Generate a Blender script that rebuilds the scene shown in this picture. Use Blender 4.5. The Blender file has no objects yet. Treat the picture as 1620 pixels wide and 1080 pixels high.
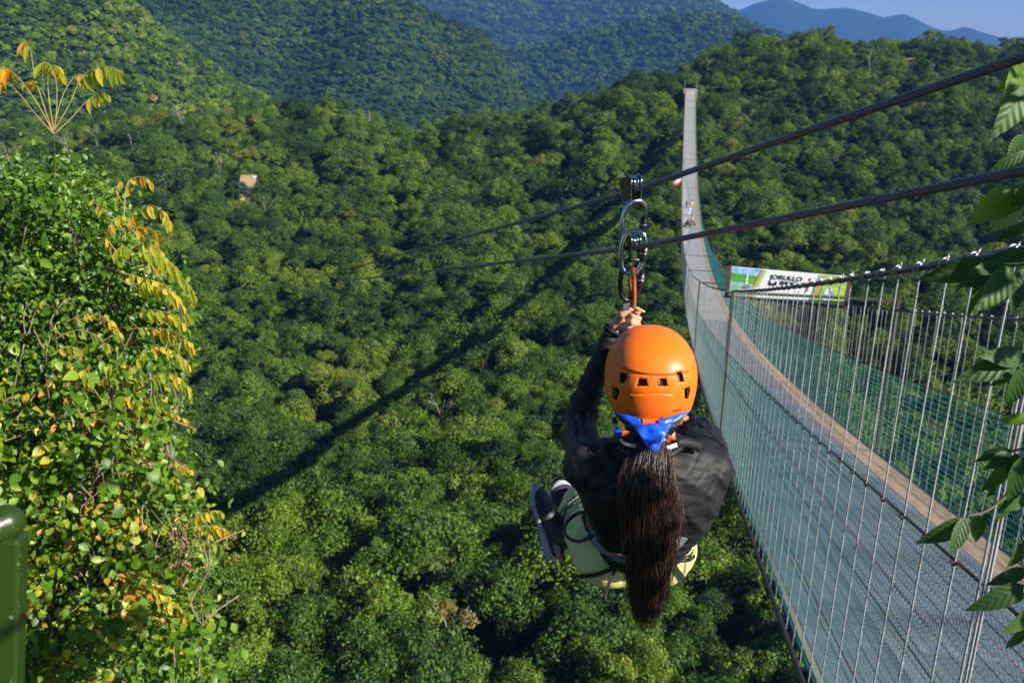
import bpy, bmesh, math, random
import numpy as np
from mathutils import Vector, Matrix, Quaternion, noise
from mathutils.bvhtree import BVHTree
R = math.radians
rng = random.Random(7)
nr = np.random.default_rng(11)
SC = bpy.context.scene
COL = SC.collection

# ------------------------------------------------------------ camera
F = 1400.0                      # focal length in photo pixels (1620 wide)
PITCH = R(18.9)
CP, SP = math.cos(PITCH), math.sin(PITCH)
cam = bpy.data.cameras.new('camera')
camo = bpy.data.objects.new('camera', cam)
COL.objects.link(camo)
camo.location = (0, 0, 0)
camo.rotation_euler = (R(90) - PITCH, 0, 0)
cam.sensor_width = 36
cam.lens = F / 1620 * 36
cam.clip_start = 0.05
cam.clip_end = 60000
cam.dof.use_dof = True
cam.dof.focus_distance = 2.2
cam.dof.aperture_fstop = 8.0
SC.camera = camo

# ------------------------------------------------------------ sky and sun
SUN_AZ, SUN_EL = R(56), R(30)   # the light travels 56 deg to the left of straight ahead
world = bpy.data.worlds.new('World')
SC.world = world
world.use_nodes = True
wn = world.node_tree.nodes
wl = world.node_tree.links
sky = wn.new('ShaderNodeTexSky')
sky.sky_type = 'NISHITA'
sky.sun_disc = False
sky.sun_elevation = SUN_EL
TO_SUN = Vector((math.sin(SUN_AZ) * math.cos(SUN_EL), -math.cos(SUN_AZ) * math.cos(SUN_EL), math.sin(SUN_EL)))
sky.sun_rotation = math.atan2(TO_SUN.x, TO_SUN.y)
sky.altitude = 600
sky.air_density = 1.0
sky.dust_density = 0.0
sky.ozone_density = 6.0
wl.new(sky.outputs[0], wn['Background'].inputs[0])
wn['Background'].inputs[1].default_value = 0.050
sun = bpy.data.lights.new('sun', 'SUN')
sun.energy = 5.0
sun.angle = R(0.53)
sun.color = (1.0, 0.93, 0.82)
suno = bpy.data.objects.new('sun', sun)
suno.rotation_euler = TO_SUN.to_track_quat('Z', 'Y').to_euler()
suno.location = (0, 0, 60)
COL.objects.link(suno)
SC.view_settings.view_transform = 'Standard'
SC.view_settings.look = 'None'
SC.view_settings.gamma = 1
SC.view_settings.use_curve_mapping = False
SC.view_settings.exposure = 1.0
SC.cycles.max_bounces = 6
SC.cycles.diffuse_bounces = 2
SC.cycles.glossy_bounces = 3
SC.cycles.transmission_bounces = 4
SC.cycles.transparent_max_bounces = 6
SC.cycles.volume_bounces = 0
SC.cycles.use_denoising = True

# ------------------------------------------------------------ helpers
def W(u, v, d):
    """photo pixel and depth along the view axis -> world point"""
    x = (u - 810) / F * d
    q = (v - 540) / F * d
    return Vector((x, d * CP - q * SP, -d * SP - q * CP))

def proj(p):
    d = p[1] * CP - p[2] * SP
    up = p[1] * SP + p[2] * CP
    return 810 + F * p[0] / d, 540 - F * up / d, d

def tag(o, label=None, cat=None, group=None, kind=None):
    if label: o['label'] = label
    if cat: o['category'] = cat
    if group: o['group'] = group
    if kind: o['kind'] = kind
    return o

def mesh_of(name, verts, faces, smooth=False):
    me = bpy.data.meshes.new(name)
    me.from_pydata([tuple(v) for v in verts], [], faces)
    if smooth:
        me.polygons.foreach_set('use_smooth', [True] * len(me.polygons))
    me.update()
    return me

def link(name, me, mat=None, parent=None):
    o = bpy.data.objects.new(name, me)
    COL.objects.link(o)
    if mat is not None and me is not None and len(me.materials) == 0:
        me.materials.append(mat)
    if parent is not None: o.parent = parent
    return o

def empty(name, loc=(0, 0, 0)):
    o = bpy.data.objects.new(name, None)
    o.empty_display_size = 0.1
    o.location = loc
    COL.objects.link(o)
    return o

def rel(o, parent):
    """parent o (built in world coordinates) under an empty that is only translated"""
    o.parent = parent
    o.location = Vector(o.location) - Vector(parent.location)
    return o

class MB:
    """collects verts and faces"""
    def __init__(s): s.v = []; s.f = []
    def add(s, vs, fs):
        b = len(s.v); s.v += [Vector(v) for v in vs]; s.f += [tuple(i + b for i in f) for f in fs]
    def box(s, c, size, rot=None):
        c = Vector(c); h = Vector(size) / 2
        vs = [Vector((x * h.x, y * h.y, z * h.z)) for x in (-1, 1) for y in (-1, 1) for z in (-1, 1)]
        if rot is not None: vs = [rot @ v for v in vs]
        s.add([c + v for v in vs], [(0, 1, 3, 2), (4, 6, 7, 5), (0, 4, 5, 1), (2, 3, 7, 6), (0, 2, 6, 4), (1, 5, 7, 3)])
    def tube(s, pts, r, n=8, caps=True, closed=False):
        pts = [Vector(p) for p in pts]
        rr = r if isinstance(r, (list, tuple)) else [r] * len(pts)
        m = len(pts)
        up = None; vs = []
        for i, p in enumerate(pts):
            a = pts[(i - 1) % m] if (i > 0 or closed) else p
            b = pts[(i + 1) % m] if (i < m - 1 or closed) else p
            t = (b - a)
            if t.length < 1e-9: t = Vector((0, 0, 1))
            t.normalize()
            if up is None:
                up = t.orthogonal().normalized()
            else:
                up = (up - t * up.dot(t))
                if up.length < 1e-6: up = t.orthogonal()
                up.normalize()
            w = t.cross(up)
            for k in range(n):
                an = 2 * math.pi * k / n
                vs.append(p + (up * math.cos(an) + w * math.sin(an)) * rr[i])
        fs = []
        for i in range(m if closed else m - 1):
            j = (i + 1) % m
            for k in range(n):
                k2 = (k + 1) % n
                fs.append((i * n + k, i * n + k2, j * n + k2, j * n + k))
        if caps and not closed:
            fs.append(tuple(reversed(range(n)))); fs.append(tuple((m - 1) * n + k for k in range(n)))
        s.add(vs, fs)
    def ribbon(s, pts, nors, w, th=0.0015):
        """a strap: flat band with thickness following pts with the given normals"""
        pts = [Vector(p) for p in pts]; m = len(pts); vs = []
        for i, p in enumerate(pts):
            t = (pts[min(i + 1, m - 1)] - pts[max(i - 1, 0)]).normalized()
            n_ = Vector(nors[i]); n_ = (n_ - t * n_.dot(t)).normalized()
            b = t.cross(n_)
            vs += [p - b * w / 2, p + b * w / 2, p + b * w / 2 + n_ * th, p - b * w / 2 + n_ * th]
        fs = []
        for i in range(m - 1):
            for k in range(4):
                fs.append((i * 4 + k, i * 4 + (k + 1) % 4, i * 4 + 4 + (k + 1) % 4, i * 4 + 4 + k))
        fs += [(3, 2, 1, 0), tuple((m - 1) * 4 + k for k in range(4))]
        s.add(vs, fs)
    def mesh(s, name, smooth=False): return mesh_of(name, s.v, s.f, smooth)
    def build(s, name, mat, parent=None, smooth=False): return link(name, s.mesh(name, smooth), mat, parent)

def catmull(pts, n=8):
    pts = [Vector(p) for p in pts]
    out = []
    P = [pts[0] * 2 - pts[1]] + pts + [pts[-1] * 2 - pts[-2]]
    for i in range(1, len(P) - 2):
        for k in range(n):
            t = k / n
            a, b, c, d = P[i - 1], P[i], P[i + 1], P[i + 2]
            out.append(0.5 * ((2 * b) + (c - a) * t + (2 * a - 5 * b + 4 * c - d) * t * t + (3 * b - a - 3 * c + d) * t ** 3))
    out.append(pts[-1])
    return out

# ------------------------------------------------------------ materials
def mat(name, col, rough=0.6, metal=0.0, noise_scale=None, col2=None, bump=0.0, bump_scale=60, coat=0.0, spec=None,
        translucent=0.0, tcol=None, detail=6, objvar=0.0, mapscale=None, ramp=(0.35, 0.65)):
    m = bpy.data.materials.new(name)
    m.use_nodes = True
    n = m.node_tree.nodes; l = m.node_tree.links
    b = n['Principled BSDF']
    b.inputs['Base Color'].default_value = (*col, 1)
    b.inputs['Roughness'].default_value = rough
    b.inputs['Metallic'].default_value = metal
    if coat: b.inputs['Coat Weight'].default_value = coat
    if spec is not None: b.inputs['Specular IOR Level'].default_value = spec
    tc = n.new('ShaderNodeTexCoord')
    src = tc.outputs['Object']
    if mapscale:
        mp = n.new('ShaderNodeMapping'); mp.inputs['Scale'].default_value = mapscale
        l.new(src, mp.inputs[0]); src = mp.outputs[0]
    out = None
    if noise_scale:
        t = n.new('ShaderNodeTexNoise'); t.inputs['Scale'].default_value = noise_scale; t.inputs['Detail'].default_value = detail
        l.new(src, t.inputs['Vector'])
        rp = n.new('ShaderNodeValToRGB')
        rp.color_ramp.elements[0].position = ramp[0]; rp.color_ramp.elements[1].position = ramp[1]
        rp.color_ramp.elements[0].color = (*col, 1); rp.color_ramp.elements[1].color = (*(col2 or [c * 0.6 for c in col]), 1)
        l.new(t.outputs['Fac'], rp.inputs[0]); out = rp.outputs[0]
    if objvar:
        oi = n.new('ShaderNodeObjectInfo')
        hs = n.new('ShaderNodeHueSaturation')
        mr = n.new('ShaderNodeMapRange'); mr.inputs['To Min'].default_value = 1 - objvar; mr.inputs['To Max'].default_value = 1 + objvar
        l.new(oi.outputs['Random'], mr.inputs[0]); l.new(mr.outputs[0], hs.inputs['Value'])
        if out: l.new(out, hs.inputs['Color'])
        else: hs.inputs['Color'].default_value = (*col, 1)
        out = hs.outputs[0]
    if out: l.new(out, b.inputs['Base Color'])
    if bump:
        t2 = n.new('ShaderNodeTexNoise'); t2.inputs['Scale'].default_value = bump_scale; t2.inputs['Detail'].default_value = 5
        l.new(src, t2.inputs['Vector'])
        bp = n.new('ShaderNodeBump'); bp.inputs['Strength'].default_value = 1; bp.inputs['Distance'].default_value = bump
        l.new(t2.outputs['Fac'], bp.inputs['Height']); l.new(bp.outputs[0], b.inputs['Normal'])
    if translucent:
        tr = n.new('ShaderNodeBsdfTranslucent'); tr.inputs[0].default_value = (*(tcol or col), 1)
        mx = n.new('ShaderNodeMixShader'); mx.inputs[0].default_value = translucent
        l.new(b.outputs[0], mx.inputs[1]); l.new(tr.outputs[0], mx.inputs[2]); l.new(mx.outputs[0], n['Material Output'].inputs[0])
    return m

def leaf_mat(name, ramp, rough=0.45, translucent=0.35, valvar=0.35, patch=None, tgain=1.6, world=0.0):
    """leaves: colour ramp driven by a per-plant random, brightness by a per-leaf attribute; a part of the light passes through"""
    m = bpy.data.materials.new(name); m.use_nodes = True
    n = m.node_tree.nodes; l = m.node_tree.links
    b = n['Principled BSDF']; b.inputs['Roughness'].default_value = rough
    b.inputs['Specular IOR Level'].default_value = 0.35
    oi = n.new('ShaderNodeObjectInfo')
    at = n.new('ShaderNodeAttribute'); at.attribute_name = 'leaf'
    # ramp position = mix of per plant random and per leaf value
    ma = n.new('ShaderNodeMath'); ma.operation = 'MULTIPLY_ADD'
    ma.inputs[1].default_value = 0.30 if patch is None else patch
    mb = n.new('ShaderNodeMath'); mb.operation = 'MULTIPLY'; mb.inputs[1].default_value = 0.70 if patch is None else 1 - patch
    l.new(oi.outputs['Random'], mb.inputs[0]); l.new(at.outputs['Fac'], ma.inputs[0]); l.new(mb.outputs[0], ma.inputs[2])
    rp = n.new('ShaderNodeValToRGB')
    els = rp.color_ramp.elements
    while len(els) < len(ramp): els.new(0.5)
    for i, (p, c) in enumerate(ramp):
        els[i].position = p; els[i].color = (*c, 1)
    src_ = ma.outputs[0]
    if world:       # stands of different species: slow change over the land
        ge = n.new('ShaderNodeNewGeometry'); tn = n.new('ShaderNodeTexNoise'); tn.inputs['Scale'].default_value = world; tn.inputs['Detail'].default_value = 3
        l.new(ge.outputs['Position'], tn.inputs['Vector'])
        m1 = n.new('ShaderNodeMath'); m1.operation = 'MULTIPLY_ADD'; m1.inputs[1].default_value = 1.3; m1.inputs[2].default_value = -.68; l.new(tn.outputs['Fac'], m1.inputs[0])
        m2 = n.new('ShaderNodeMath'); m2.operation = 'ADD'; m2.use_clamp = True; l.new(src_, m2.inputs[0]); l.new(m1.outputs[0], m2.inputs[1]); src_ = m2.outputs[0]
    l.new(src_, rp.inputs[0])
    hs = n.new('ShaderNodeHueSaturation')
    mr = n.new('ShaderNodeMapRange'); mr.inputs['To Min'].default_value = 1 - valvar; mr.inputs['To Max'].default_value = 1 + valvar
    l.new(at.outputs['Fac'], mr.inputs[0]); l.new(mr.outputs[0], hs.inputs['Value']); l.new(rp.outputs[0], hs.inputs['Color'])
    l.new(hs.outputs[0], b.inputs['Base Color'])
    tr = n.new('ShaderNodeBsdfTranslucent')
    g = n.new('ShaderNodeHueSaturation'); g.inputs['Value'].default_value = tgain; g.inputs['Saturation'].default_value = 1.1; g.inputs['Hue'].default_value = 0.485
    l.new(hs.outputs[0], g.inputs['Color']); l.new(g.outputs[0], tr.inputs[0])
    mx = n.new('ShaderNodeMixShader'); mx.inputs[0].default_value = translucent
    l.new(b.outputs[0], mx.inputs[1]); l.new(tr.outputs[0], mx.inputs[2]); l.new(mx.outputs[0], n['Material Output'].inputs[0])
    return m

GREEN_RAMP = [(0.0, (0.016, 0.043, 0.004)), (0.26, (0.030, 0.074, 0.005)), (0.48, (0.060, 0.126, 0.007)), (0.70, (0.098, 0.178, 0.008)), (0.90, (0.145, 0.210, 0.011)), (1.0, (0.18, 0.175, 0.025))]
M_CROWN = leaf_mat('jungle_leaves', GREEN_RAMP, rough=0.6, translucent=0.22, patch=0.3, valvar=.5, world=.035)
M_BARK = mat('bark', (0.16, 0.12, 0.08), 0.9, noise_scale=9, col2=(0.07, 0.05, 0.035), bump=0.02, bump_scale=20)
M_PALE = mat('pale_bark', (0.42, 0.40, 0.34), 0.85, noise_scale=6, col2=(0.25, 0.23, 0.18))
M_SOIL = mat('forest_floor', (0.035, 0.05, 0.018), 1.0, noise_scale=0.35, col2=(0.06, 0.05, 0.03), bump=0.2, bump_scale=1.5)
# ------------------------------------------------------------ the lie of the land
def slope_of(v):
    t = (v - 540) / F
    return (-SP - t * CP) / (CP - t * SP)
def interp(x, xs, ys): return float(np.interp(x, xs, ys))
def ax(u, v=200):
    t = (v - 540) / F
    return (u - 810) / F / (CP - t * SP)

def prof(pts):      # photo skyline of a ridge -> (bearing, slope) table
    return ([ax(u, v) for u, v in pts], [slope_of(v) for u, v in pts])
CREST1 = prof([(-900, 190), (0, 196), (200, 192), (300, 185), (430, 176), (560, 176), (640, 200), (740, 192), (860, 170), (960, 150), (1040, 116),
               (1110, 92), (1200, 70), (1300, 74), (1400, 72), (1480, 70), (1560, 84), (1700, 78), (2600, 70)])
CREST2 = prof([(-900, -160), (0, -70), (140, -35), (220, 8), (290, 62), (380, 122), (480, 166), (560, 186), (700, 230), (2600, 240)])
CREST3 = prof([(-900, -200), (200, -60), (420, -40), (600, -30), (690, 2), (760, 38), (810, 92), (860, 160), (930, 230), (2600, 240)])
CREST4 = prof([(-900, -20), (700, 40), (760, 75), (850, 46), (900, 36), (1000, 32), (1060, 26), (1120, 28), (1180, 34), (1235, 50), (1300, 90), (1500, 110), (2600, 110)])
CREST5 = prof([(-900, -60), (600, -45), (700, -30), (860, -22), (960, -22), (1060, -20), (1105, -6), (1140, 12), (1180, 34), (1300, 70), (2600, 70)])
CREST6 = prof([(-900, -10), (600, 20), (1120, 38), (1170, 26), (1200, 12), (1235, 1), (1258, 4), (1290, 14), (1330, 11), (1370, 15), (1400, 18), (1415, 12),
               (1432, 8), (1450, 15), (1480, 31), (1500, 36), (1516, 34), (1528, 30), (1560, 42), (1600, 52), (1660, 60), (1900, 40), (2600, 50)])
YB = [-60, -10, 3, 30, 52, 75, 112, 140, 175, 215, 275, 340]
ZB = [4, 1.5, -7, -36, -55, -63.1, -63.2, -64, -62.7, -57, -44.6, -30]

def canopy_z(a, y):
    """height of the canopy top at bearing a = x/y and distance y"""
    c1 = interp(a, *CREST1); c2 = interp(a, *CREST2); c3 = interp(a, *CREST3)
    c4 = interp(a, *CREST4); c5 = interp(a, *CREST5); c6 = interp(a, *CREST6)
    yc = 350 + 90 * min(1, max(0, (a - .12) / .15))
    zc = c1 * yc
    ys = YB[:-1] + [yc, yc + 90, 720, 860, 1220, 1500, 2050, 2600, 3500, 4600, 8000, 9500, 30000]
    low2 = min(-70, c2 * 720 - 60)
    zs = ZB[:-1] + [zc, zc - 40, c2 * 720, min(c2 * 720 - 60, c3 * 1220 - 110), c3 * 1220, min(c3 * 1220 - 150, c4 * 2050 - 160), c4 * 2050,
                    min(c4 * 2050 - 160, c5 * 3500 - 260), c5 * 3500, c5 * 3500 - 300, c6 * 8000, c6 * 8000 - 500, -900]
    if y < 52: return interp(y, ys, zs)
    i = int(np.searchsorted(ys, y)) - 1
    i = max(0, min(i, len(ys) - 2))
    # monotone smooth interpolation between the control heights
    def m(k):
        if k <= 0 or k >= len(ys) - 1: return 0
        d0 = (zs[k] - zs[k - 1]) / (ys[k] - ys[k - 1]); d1 = (zs[k + 1] - zs[k]) / (ys[k + 1] - ys[k])
        if d0 * d1 <= 0: return 0
        return 2 * d0 * d1 / (d0 + d1)
    h = ys[i + 1] - ys[i]; t = (y - ys[i]) / h
    return ((2 * t**3 - 3 * t**2 + 1) * zs[i] + (t**3 - 2 * t**2 + t) * h * m(i) + (-2 * t**3 + 3 * t**2) * zs[i + 1] + (t**3 - t**2) * h * m(i + 1))

def rough_z(x, y):
    """gullies and spurs"""
    s = min(1.0, max(0, (y - 45) / 40))
    k = 1.0 + max(0, y - 400) / 260
    n1 = noise.noise(Vector((x / (46 * k), y / (60 * k), 1.7)))
    n2 = noise.noise(Vector((x / (17 * k), y / (22 * k), 5.1)))
    return s * (n1 * 6.0 + n2 * 3.2) * (k ** 0.9)

def ground_z(x, y):
    if y < 3: a = x / 3.0 if abs(x) < 4 else math.copysign(1.33, x)
    else: a = x / y
    a = max(-1.4, min(1.4, a))
    h = canopy_z(a, y) + rough_z(x, y)
    return h - 6.5 * min(1, max(0, (y - 20) / 30)) * (1 + min(3.5, max(0, y - 420) / 700)) * (1 if y < 5000 else 0)

def build_ground():
    nu, nv = 260, 230
    As = np.linspace(-1.4, 1.4, nu)
    Ys = np.concatenate([np.linspace(3, 60, 24), np.linspace(63, 420, 96), np.geomspace(425, 9400, 106), [12000, 18000, 28000, 40000]])
    vs = []; fs = []
    for y in Ys:
        for a in As:
            x = a * y; vs.append((x, y, ground_z(x, y)))
    n = len(As)
    for j in range(len(Ys) - 1):
        for i in range(n - 1):
            fs.append((j * n + i, j * n + i + 1, (j + 1) * n + i + 1, (j + 1) * n + i))
    # the bank behind and beside the camera
    b = len(vs)
    ys2 = [3.0, 1, -3, -8, -20, -60, -300, -3000]
    for y in ys2:
        for a in As:
            x = a * 3 * (1 + (3 - y) * 0.35)
            z = ground_z(a * 3, 3.0) + (0 if y == 3 else min(3.0, (3 - y) * 1.2)) 
            vs.append((x, y, z))
    for j in range(len(ys2) - 1):
        for i in range(n - 1):
            fs.append((b + (j + 1) * n + i, b + (j + 1) * n + i + 1, b + j * n + i + 1, b + j * n + i))
    me = mesh_of('hills', vs, fs, True)
    # far slopes carry their woods as colour and relief, near ground is soil under the trees
    m = bpy.data.materials.new('wooded_hillside'); m.use_nodes = True
    n_ = m.node_tree.nodes; l = m.node_tree.links; bs = n_['Principled BSDF']; bs.inputs['Roughness'].default_value = 1.0
    bs.inputs['Specular IOR Level'].default_value = 0.1
    tc = n_.new('ShaderNodeTexCoord')
    t = n_.new('ShaderNodeTexNoise'); t.inputs['Scale'].default_value = 0.028; t.inputs['Detail'].default_value = 9; t.inputs['Roughness'].default_value = 0.65
    l.new(tc.outputs['Object'], t.inputs['Vector'])
    rp = n_.new('ShaderNodeValToRGB'); e = rp.color_ramp.elements
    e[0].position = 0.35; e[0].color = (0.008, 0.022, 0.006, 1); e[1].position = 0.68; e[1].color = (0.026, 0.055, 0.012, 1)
    l.new(t.outputs['Fac'], rp.inputs[0]); l.new(rp.outputs[0], bs.inputs['Base Color'])
    bp = n_.new('ShaderNodeBump'); bp.inputs['Distance'].default_value = 25; bp.inputs['Strength'].default_value = 0.8
    t2 = n_.new('ShaderNodeTexNoise'); t2.inputs['Scale'].default_value = 0.011; t2.inputs['Detail'].default_value = 8
    l.new(tc.outputs['Object'], t2.inputs['Vector']); l.new(t2.outputs['Fac'], bp.inputs['Height']); l.new(bp.outputs[0], bs.inputs['Normal'])
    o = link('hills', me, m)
    tag(o, kind='structure')
build_ground()

# ------------------------------------------------------------ tree crowns
def leaf_attr(me, vals):
    a = me.attributes.new('leaf', 'FLOAT', 'FACE')
    a.data.foreach_set('value', np.asarray(vals, dtype=np.float32))

def crown_mesh(name, seed, rad, hgt, nleaf, leaf, nblob=11, flat=0.55, gap=0.0):
    """leaf clumps over a crown of uneven lobes; origin at the crown's foot"""
    g = np.random.default_rng(seed)
    bl = []
    ex = g.uniform(.75, 1.0); rot_ = g.uniform(0, 3.14); offx, offy = g.normal(size=2) * rad * .15
    for i in range(nblob):
        an = g.uniform(0, 6.28); rr = rad * 0.86 * math.sqrt(g.uniform(0, 1))
        top = 0.22 + 0.62 * (1 - (rr / rad) ** 2)
        hz = hgt * (top * g.uniform(.25, 1.0) ** .55) + g.normal() * .05 * hgt
        br = rad * (0.15 + 0.30 * g.uniform() ** 1.7)
        bx, by = rr * math.cos(an), rr * math.sin(an) * ex
        bl.append((bx * math.cos(rot_) - by * math.sin(rot_) + offx * hz / hgt, bx * math.sin(rot_) + by * math.cos(rot_) + offy * hz / hgt, hz, br, br * g.uniform(.65, 1.15)))
    wts = np.array([b[3] ** 2 for b in bl]); wts /= wts.sum()
    V = []; Fc = []; att = []
    idx = g.choice(len(bl), nleaf, p=wts)
    for k in range(nleaf):
        cx, cy, cz, br, bz = bl[idx[k]]
        d = g.normal(size=3); d /= np.linalg.norm(d)
        if d[2] < -0.5: d[2] *= -0.8
        s = g.uniform(0.80, 1.06) if g.uniform() > .25 else g.uniform(0.45, 0.9)
        # lumps on the lobe
        lump = 1 + 0.42 * noise.noise(Vector((d[0] * 2.6 + k % 1, d[1] * 2.6, d[2] * 2.6 + idx[k] * 7)))
        s *= lump
        p = np.array([cx + d[0] * br * s, cy + d[1] * br * s, cz + d[2] * bz * s])
        n_ = d + np.array([0, 0, .35]) + g.normal(size=3) * 0.55
        n_ /= np.linalg.norm(n_)
        t = np.cross(n_, g.normal(size=3)); t /= np.linalg.norm(t); b_ = np.cross(n_, t)
        L = leaf * g.uniform(.6, 1.35); w = L * g.uniform(.45, .8)
        i0 = len(V)
        V += [p - t * L * .5, p + b_ * w * .5 - n_ * L * .12, p + t * L * .5 - n_ * L * .1, p - b_ * w * .5 - n_ * L * .12]
        Fc.append((i0, i0 + 1, i0 + 2, i0 + 3)); att.append(g.uniform(0, 1) * .75 + .25 * (idx[k] % 4) / 3)
    me = mesh_of(name, V, Fc)
    leaf_attr(me, att)
    me.materials.append(M_CROWN)
    return me

def trunk_mesh(name, seed, h, r, m=M_BARK, crook=0.12, limbs=4, spread=1.6, down=1.2):
    g = random.Random(seed); mb = MB()
    pts = [Vector((g.uniform(-1, 1) * crook * i * h / 4, g.uniform(-1, 1) * crook * i * h / 4, -down + (h + down) * i / 4)) for i in range(5)]
    mb.tube(catmull(pts, 2), [r * (1 - .5 * i / 8) for i in range(9)], 6)
    for k in range(limbs):
        f = g.uniform(.5, .95); p = pts[2].lerp(pts[4], (f - .5) * 2)
        an = 6.28 * k / limbs + g.uniform(-.4, .4)
        q = p + Vector((math.cos(an) * spread * g.uniform(.6, 1.1), math.sin(an) * spread * g.uniform(.6, 1.1), spread * g.uniform(.5, 1.1)))
        mid = p.lerp(q, .5) + Vector((g.uniform(-.2, .2), g.uniform(-.2, .2), .15)) * spread * .5
        mb.tube([p, mid, q], [r * .45, r * .32, r * .12], 5)
    me = mb.mesh(name, True); me.materials.append(m)
    return me

KINDS = [ # name, radius, height, leaves, leaf size
    ('broad', 3.5, 4.6, 3000, .30, 30), ('round', 2.8, 4.4, 2500, .27, 24), ('tall', 2.3, 6.2, 2700, .27, 30),
    ('spreading', 4.2, 4.4, 3200, .31, 36), ('low', 2.5, 3.2, 2100, .25, 20), ('loose', 3.0, 4.6, 1700, .30, 24), ('dense', 3.1, 4.6, 3000, .26, 34)]
CROWNS = [crown_mesh('crown', 100 + i, k[1], k[2], k[3], k[4], k[5]) for i, k in enumerate(KINDS)]
TRUNKS = [trunk_mesh('trunk', 200 + i, 3.4, .16, spread=k[1] * .55) for i, k in enumerate(KINDS)]
# whole small trees (crown only, seen from afar) for the instanced wood
FARS = [crown_mesh('far_crown', 300 + i, 3.6, 4.8, 620, .78, 16) for i in range(6)]

# bridge line (also used to keep trees clear of it)
def zb(y): return -3.825 - .31 * y + .000765 * y * y
def zbp(y): return -.31 + .00153 * y
BW = 3.77                                   # deck width
BD = Vector((.181, .9835, 0)); BN = Vector((.9835, -.181, 0))
def bridge_pt(y, across=0.0, up=0.0):
    return Vector((1.7 + .184 * y, y, zb(y))) + BN * across + Vector((0, 0, up))

pts = []
def scatter(y0, y1, a0, a1, sp0, far=False):
    y = y0
    while y < y1:
        sp = sp0 * (1 if not far else 1)
        x = a0 * y
        while x < a1 * y:
            px = x + rng.gauss(0, .55) * sp; py = y + rng.gauss(0, .55) * sp
            pts.append((px, py, far)); x += sp
        y += sp * .9
scatter(56, 135, -.85, .85, 2.9)
scatter(135, 470, -.78, .82, 3.6)
near_pts = list(pts); pts = []
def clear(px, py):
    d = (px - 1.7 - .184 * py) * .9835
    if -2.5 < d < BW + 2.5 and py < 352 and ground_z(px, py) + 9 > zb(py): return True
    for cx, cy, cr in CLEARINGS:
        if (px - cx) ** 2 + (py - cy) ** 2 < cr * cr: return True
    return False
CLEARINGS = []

def on_ground(u, v, lift=0.0):
    """world point where the photo pixel meets the canopy surface"""
    r = W(u, v, 1.0); y = 50.0; last = None
    while y < 9000:
        k = y / r.y; x = r.x * k; z = r.z * k
        g = ground_z(x, y) + lift
        if z < g: return Vector((x, y, g))
        y *= 1.006
    return Vector((x, y, z))
HUT = on_ground(396, 298, 4.0); SHED = on_ground(1432, 108, 3.0)
for _u, _v in [(700, 1015), (740, 1025), (780, 1020), (820, 1030), (860, 1045)]:  # trees left out here to imitate a dark patch of shade
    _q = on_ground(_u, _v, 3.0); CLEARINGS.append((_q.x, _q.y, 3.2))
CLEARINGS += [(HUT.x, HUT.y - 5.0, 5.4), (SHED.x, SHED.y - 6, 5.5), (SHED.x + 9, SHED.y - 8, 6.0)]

trees = []
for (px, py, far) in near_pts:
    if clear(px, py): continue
    k = rng.randrange(len(KINDS)); s = .42 + 1.0 * rng.random() ** 1.8
    if rng.random() < .06: s *= 1.35
    z = ground_z(px, py)
    lift = rng.uniform(.3, 3.6) * s + rng.uniform(0, 2.4)
    u, v, d = proj((px, py, z + lift + 3))
    size = KINDS[k][1] * s / d
    infr = -60 < u < 1680 and -60 < v < 1130
    trees.append([px, py, z, lift, s, rng.uniform(0, 6.28), k, size if infr else 0, u, v])
trees.sort(key=lambda t: -t[7])
hero, rest = trees[:300], trees[300:]

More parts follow.
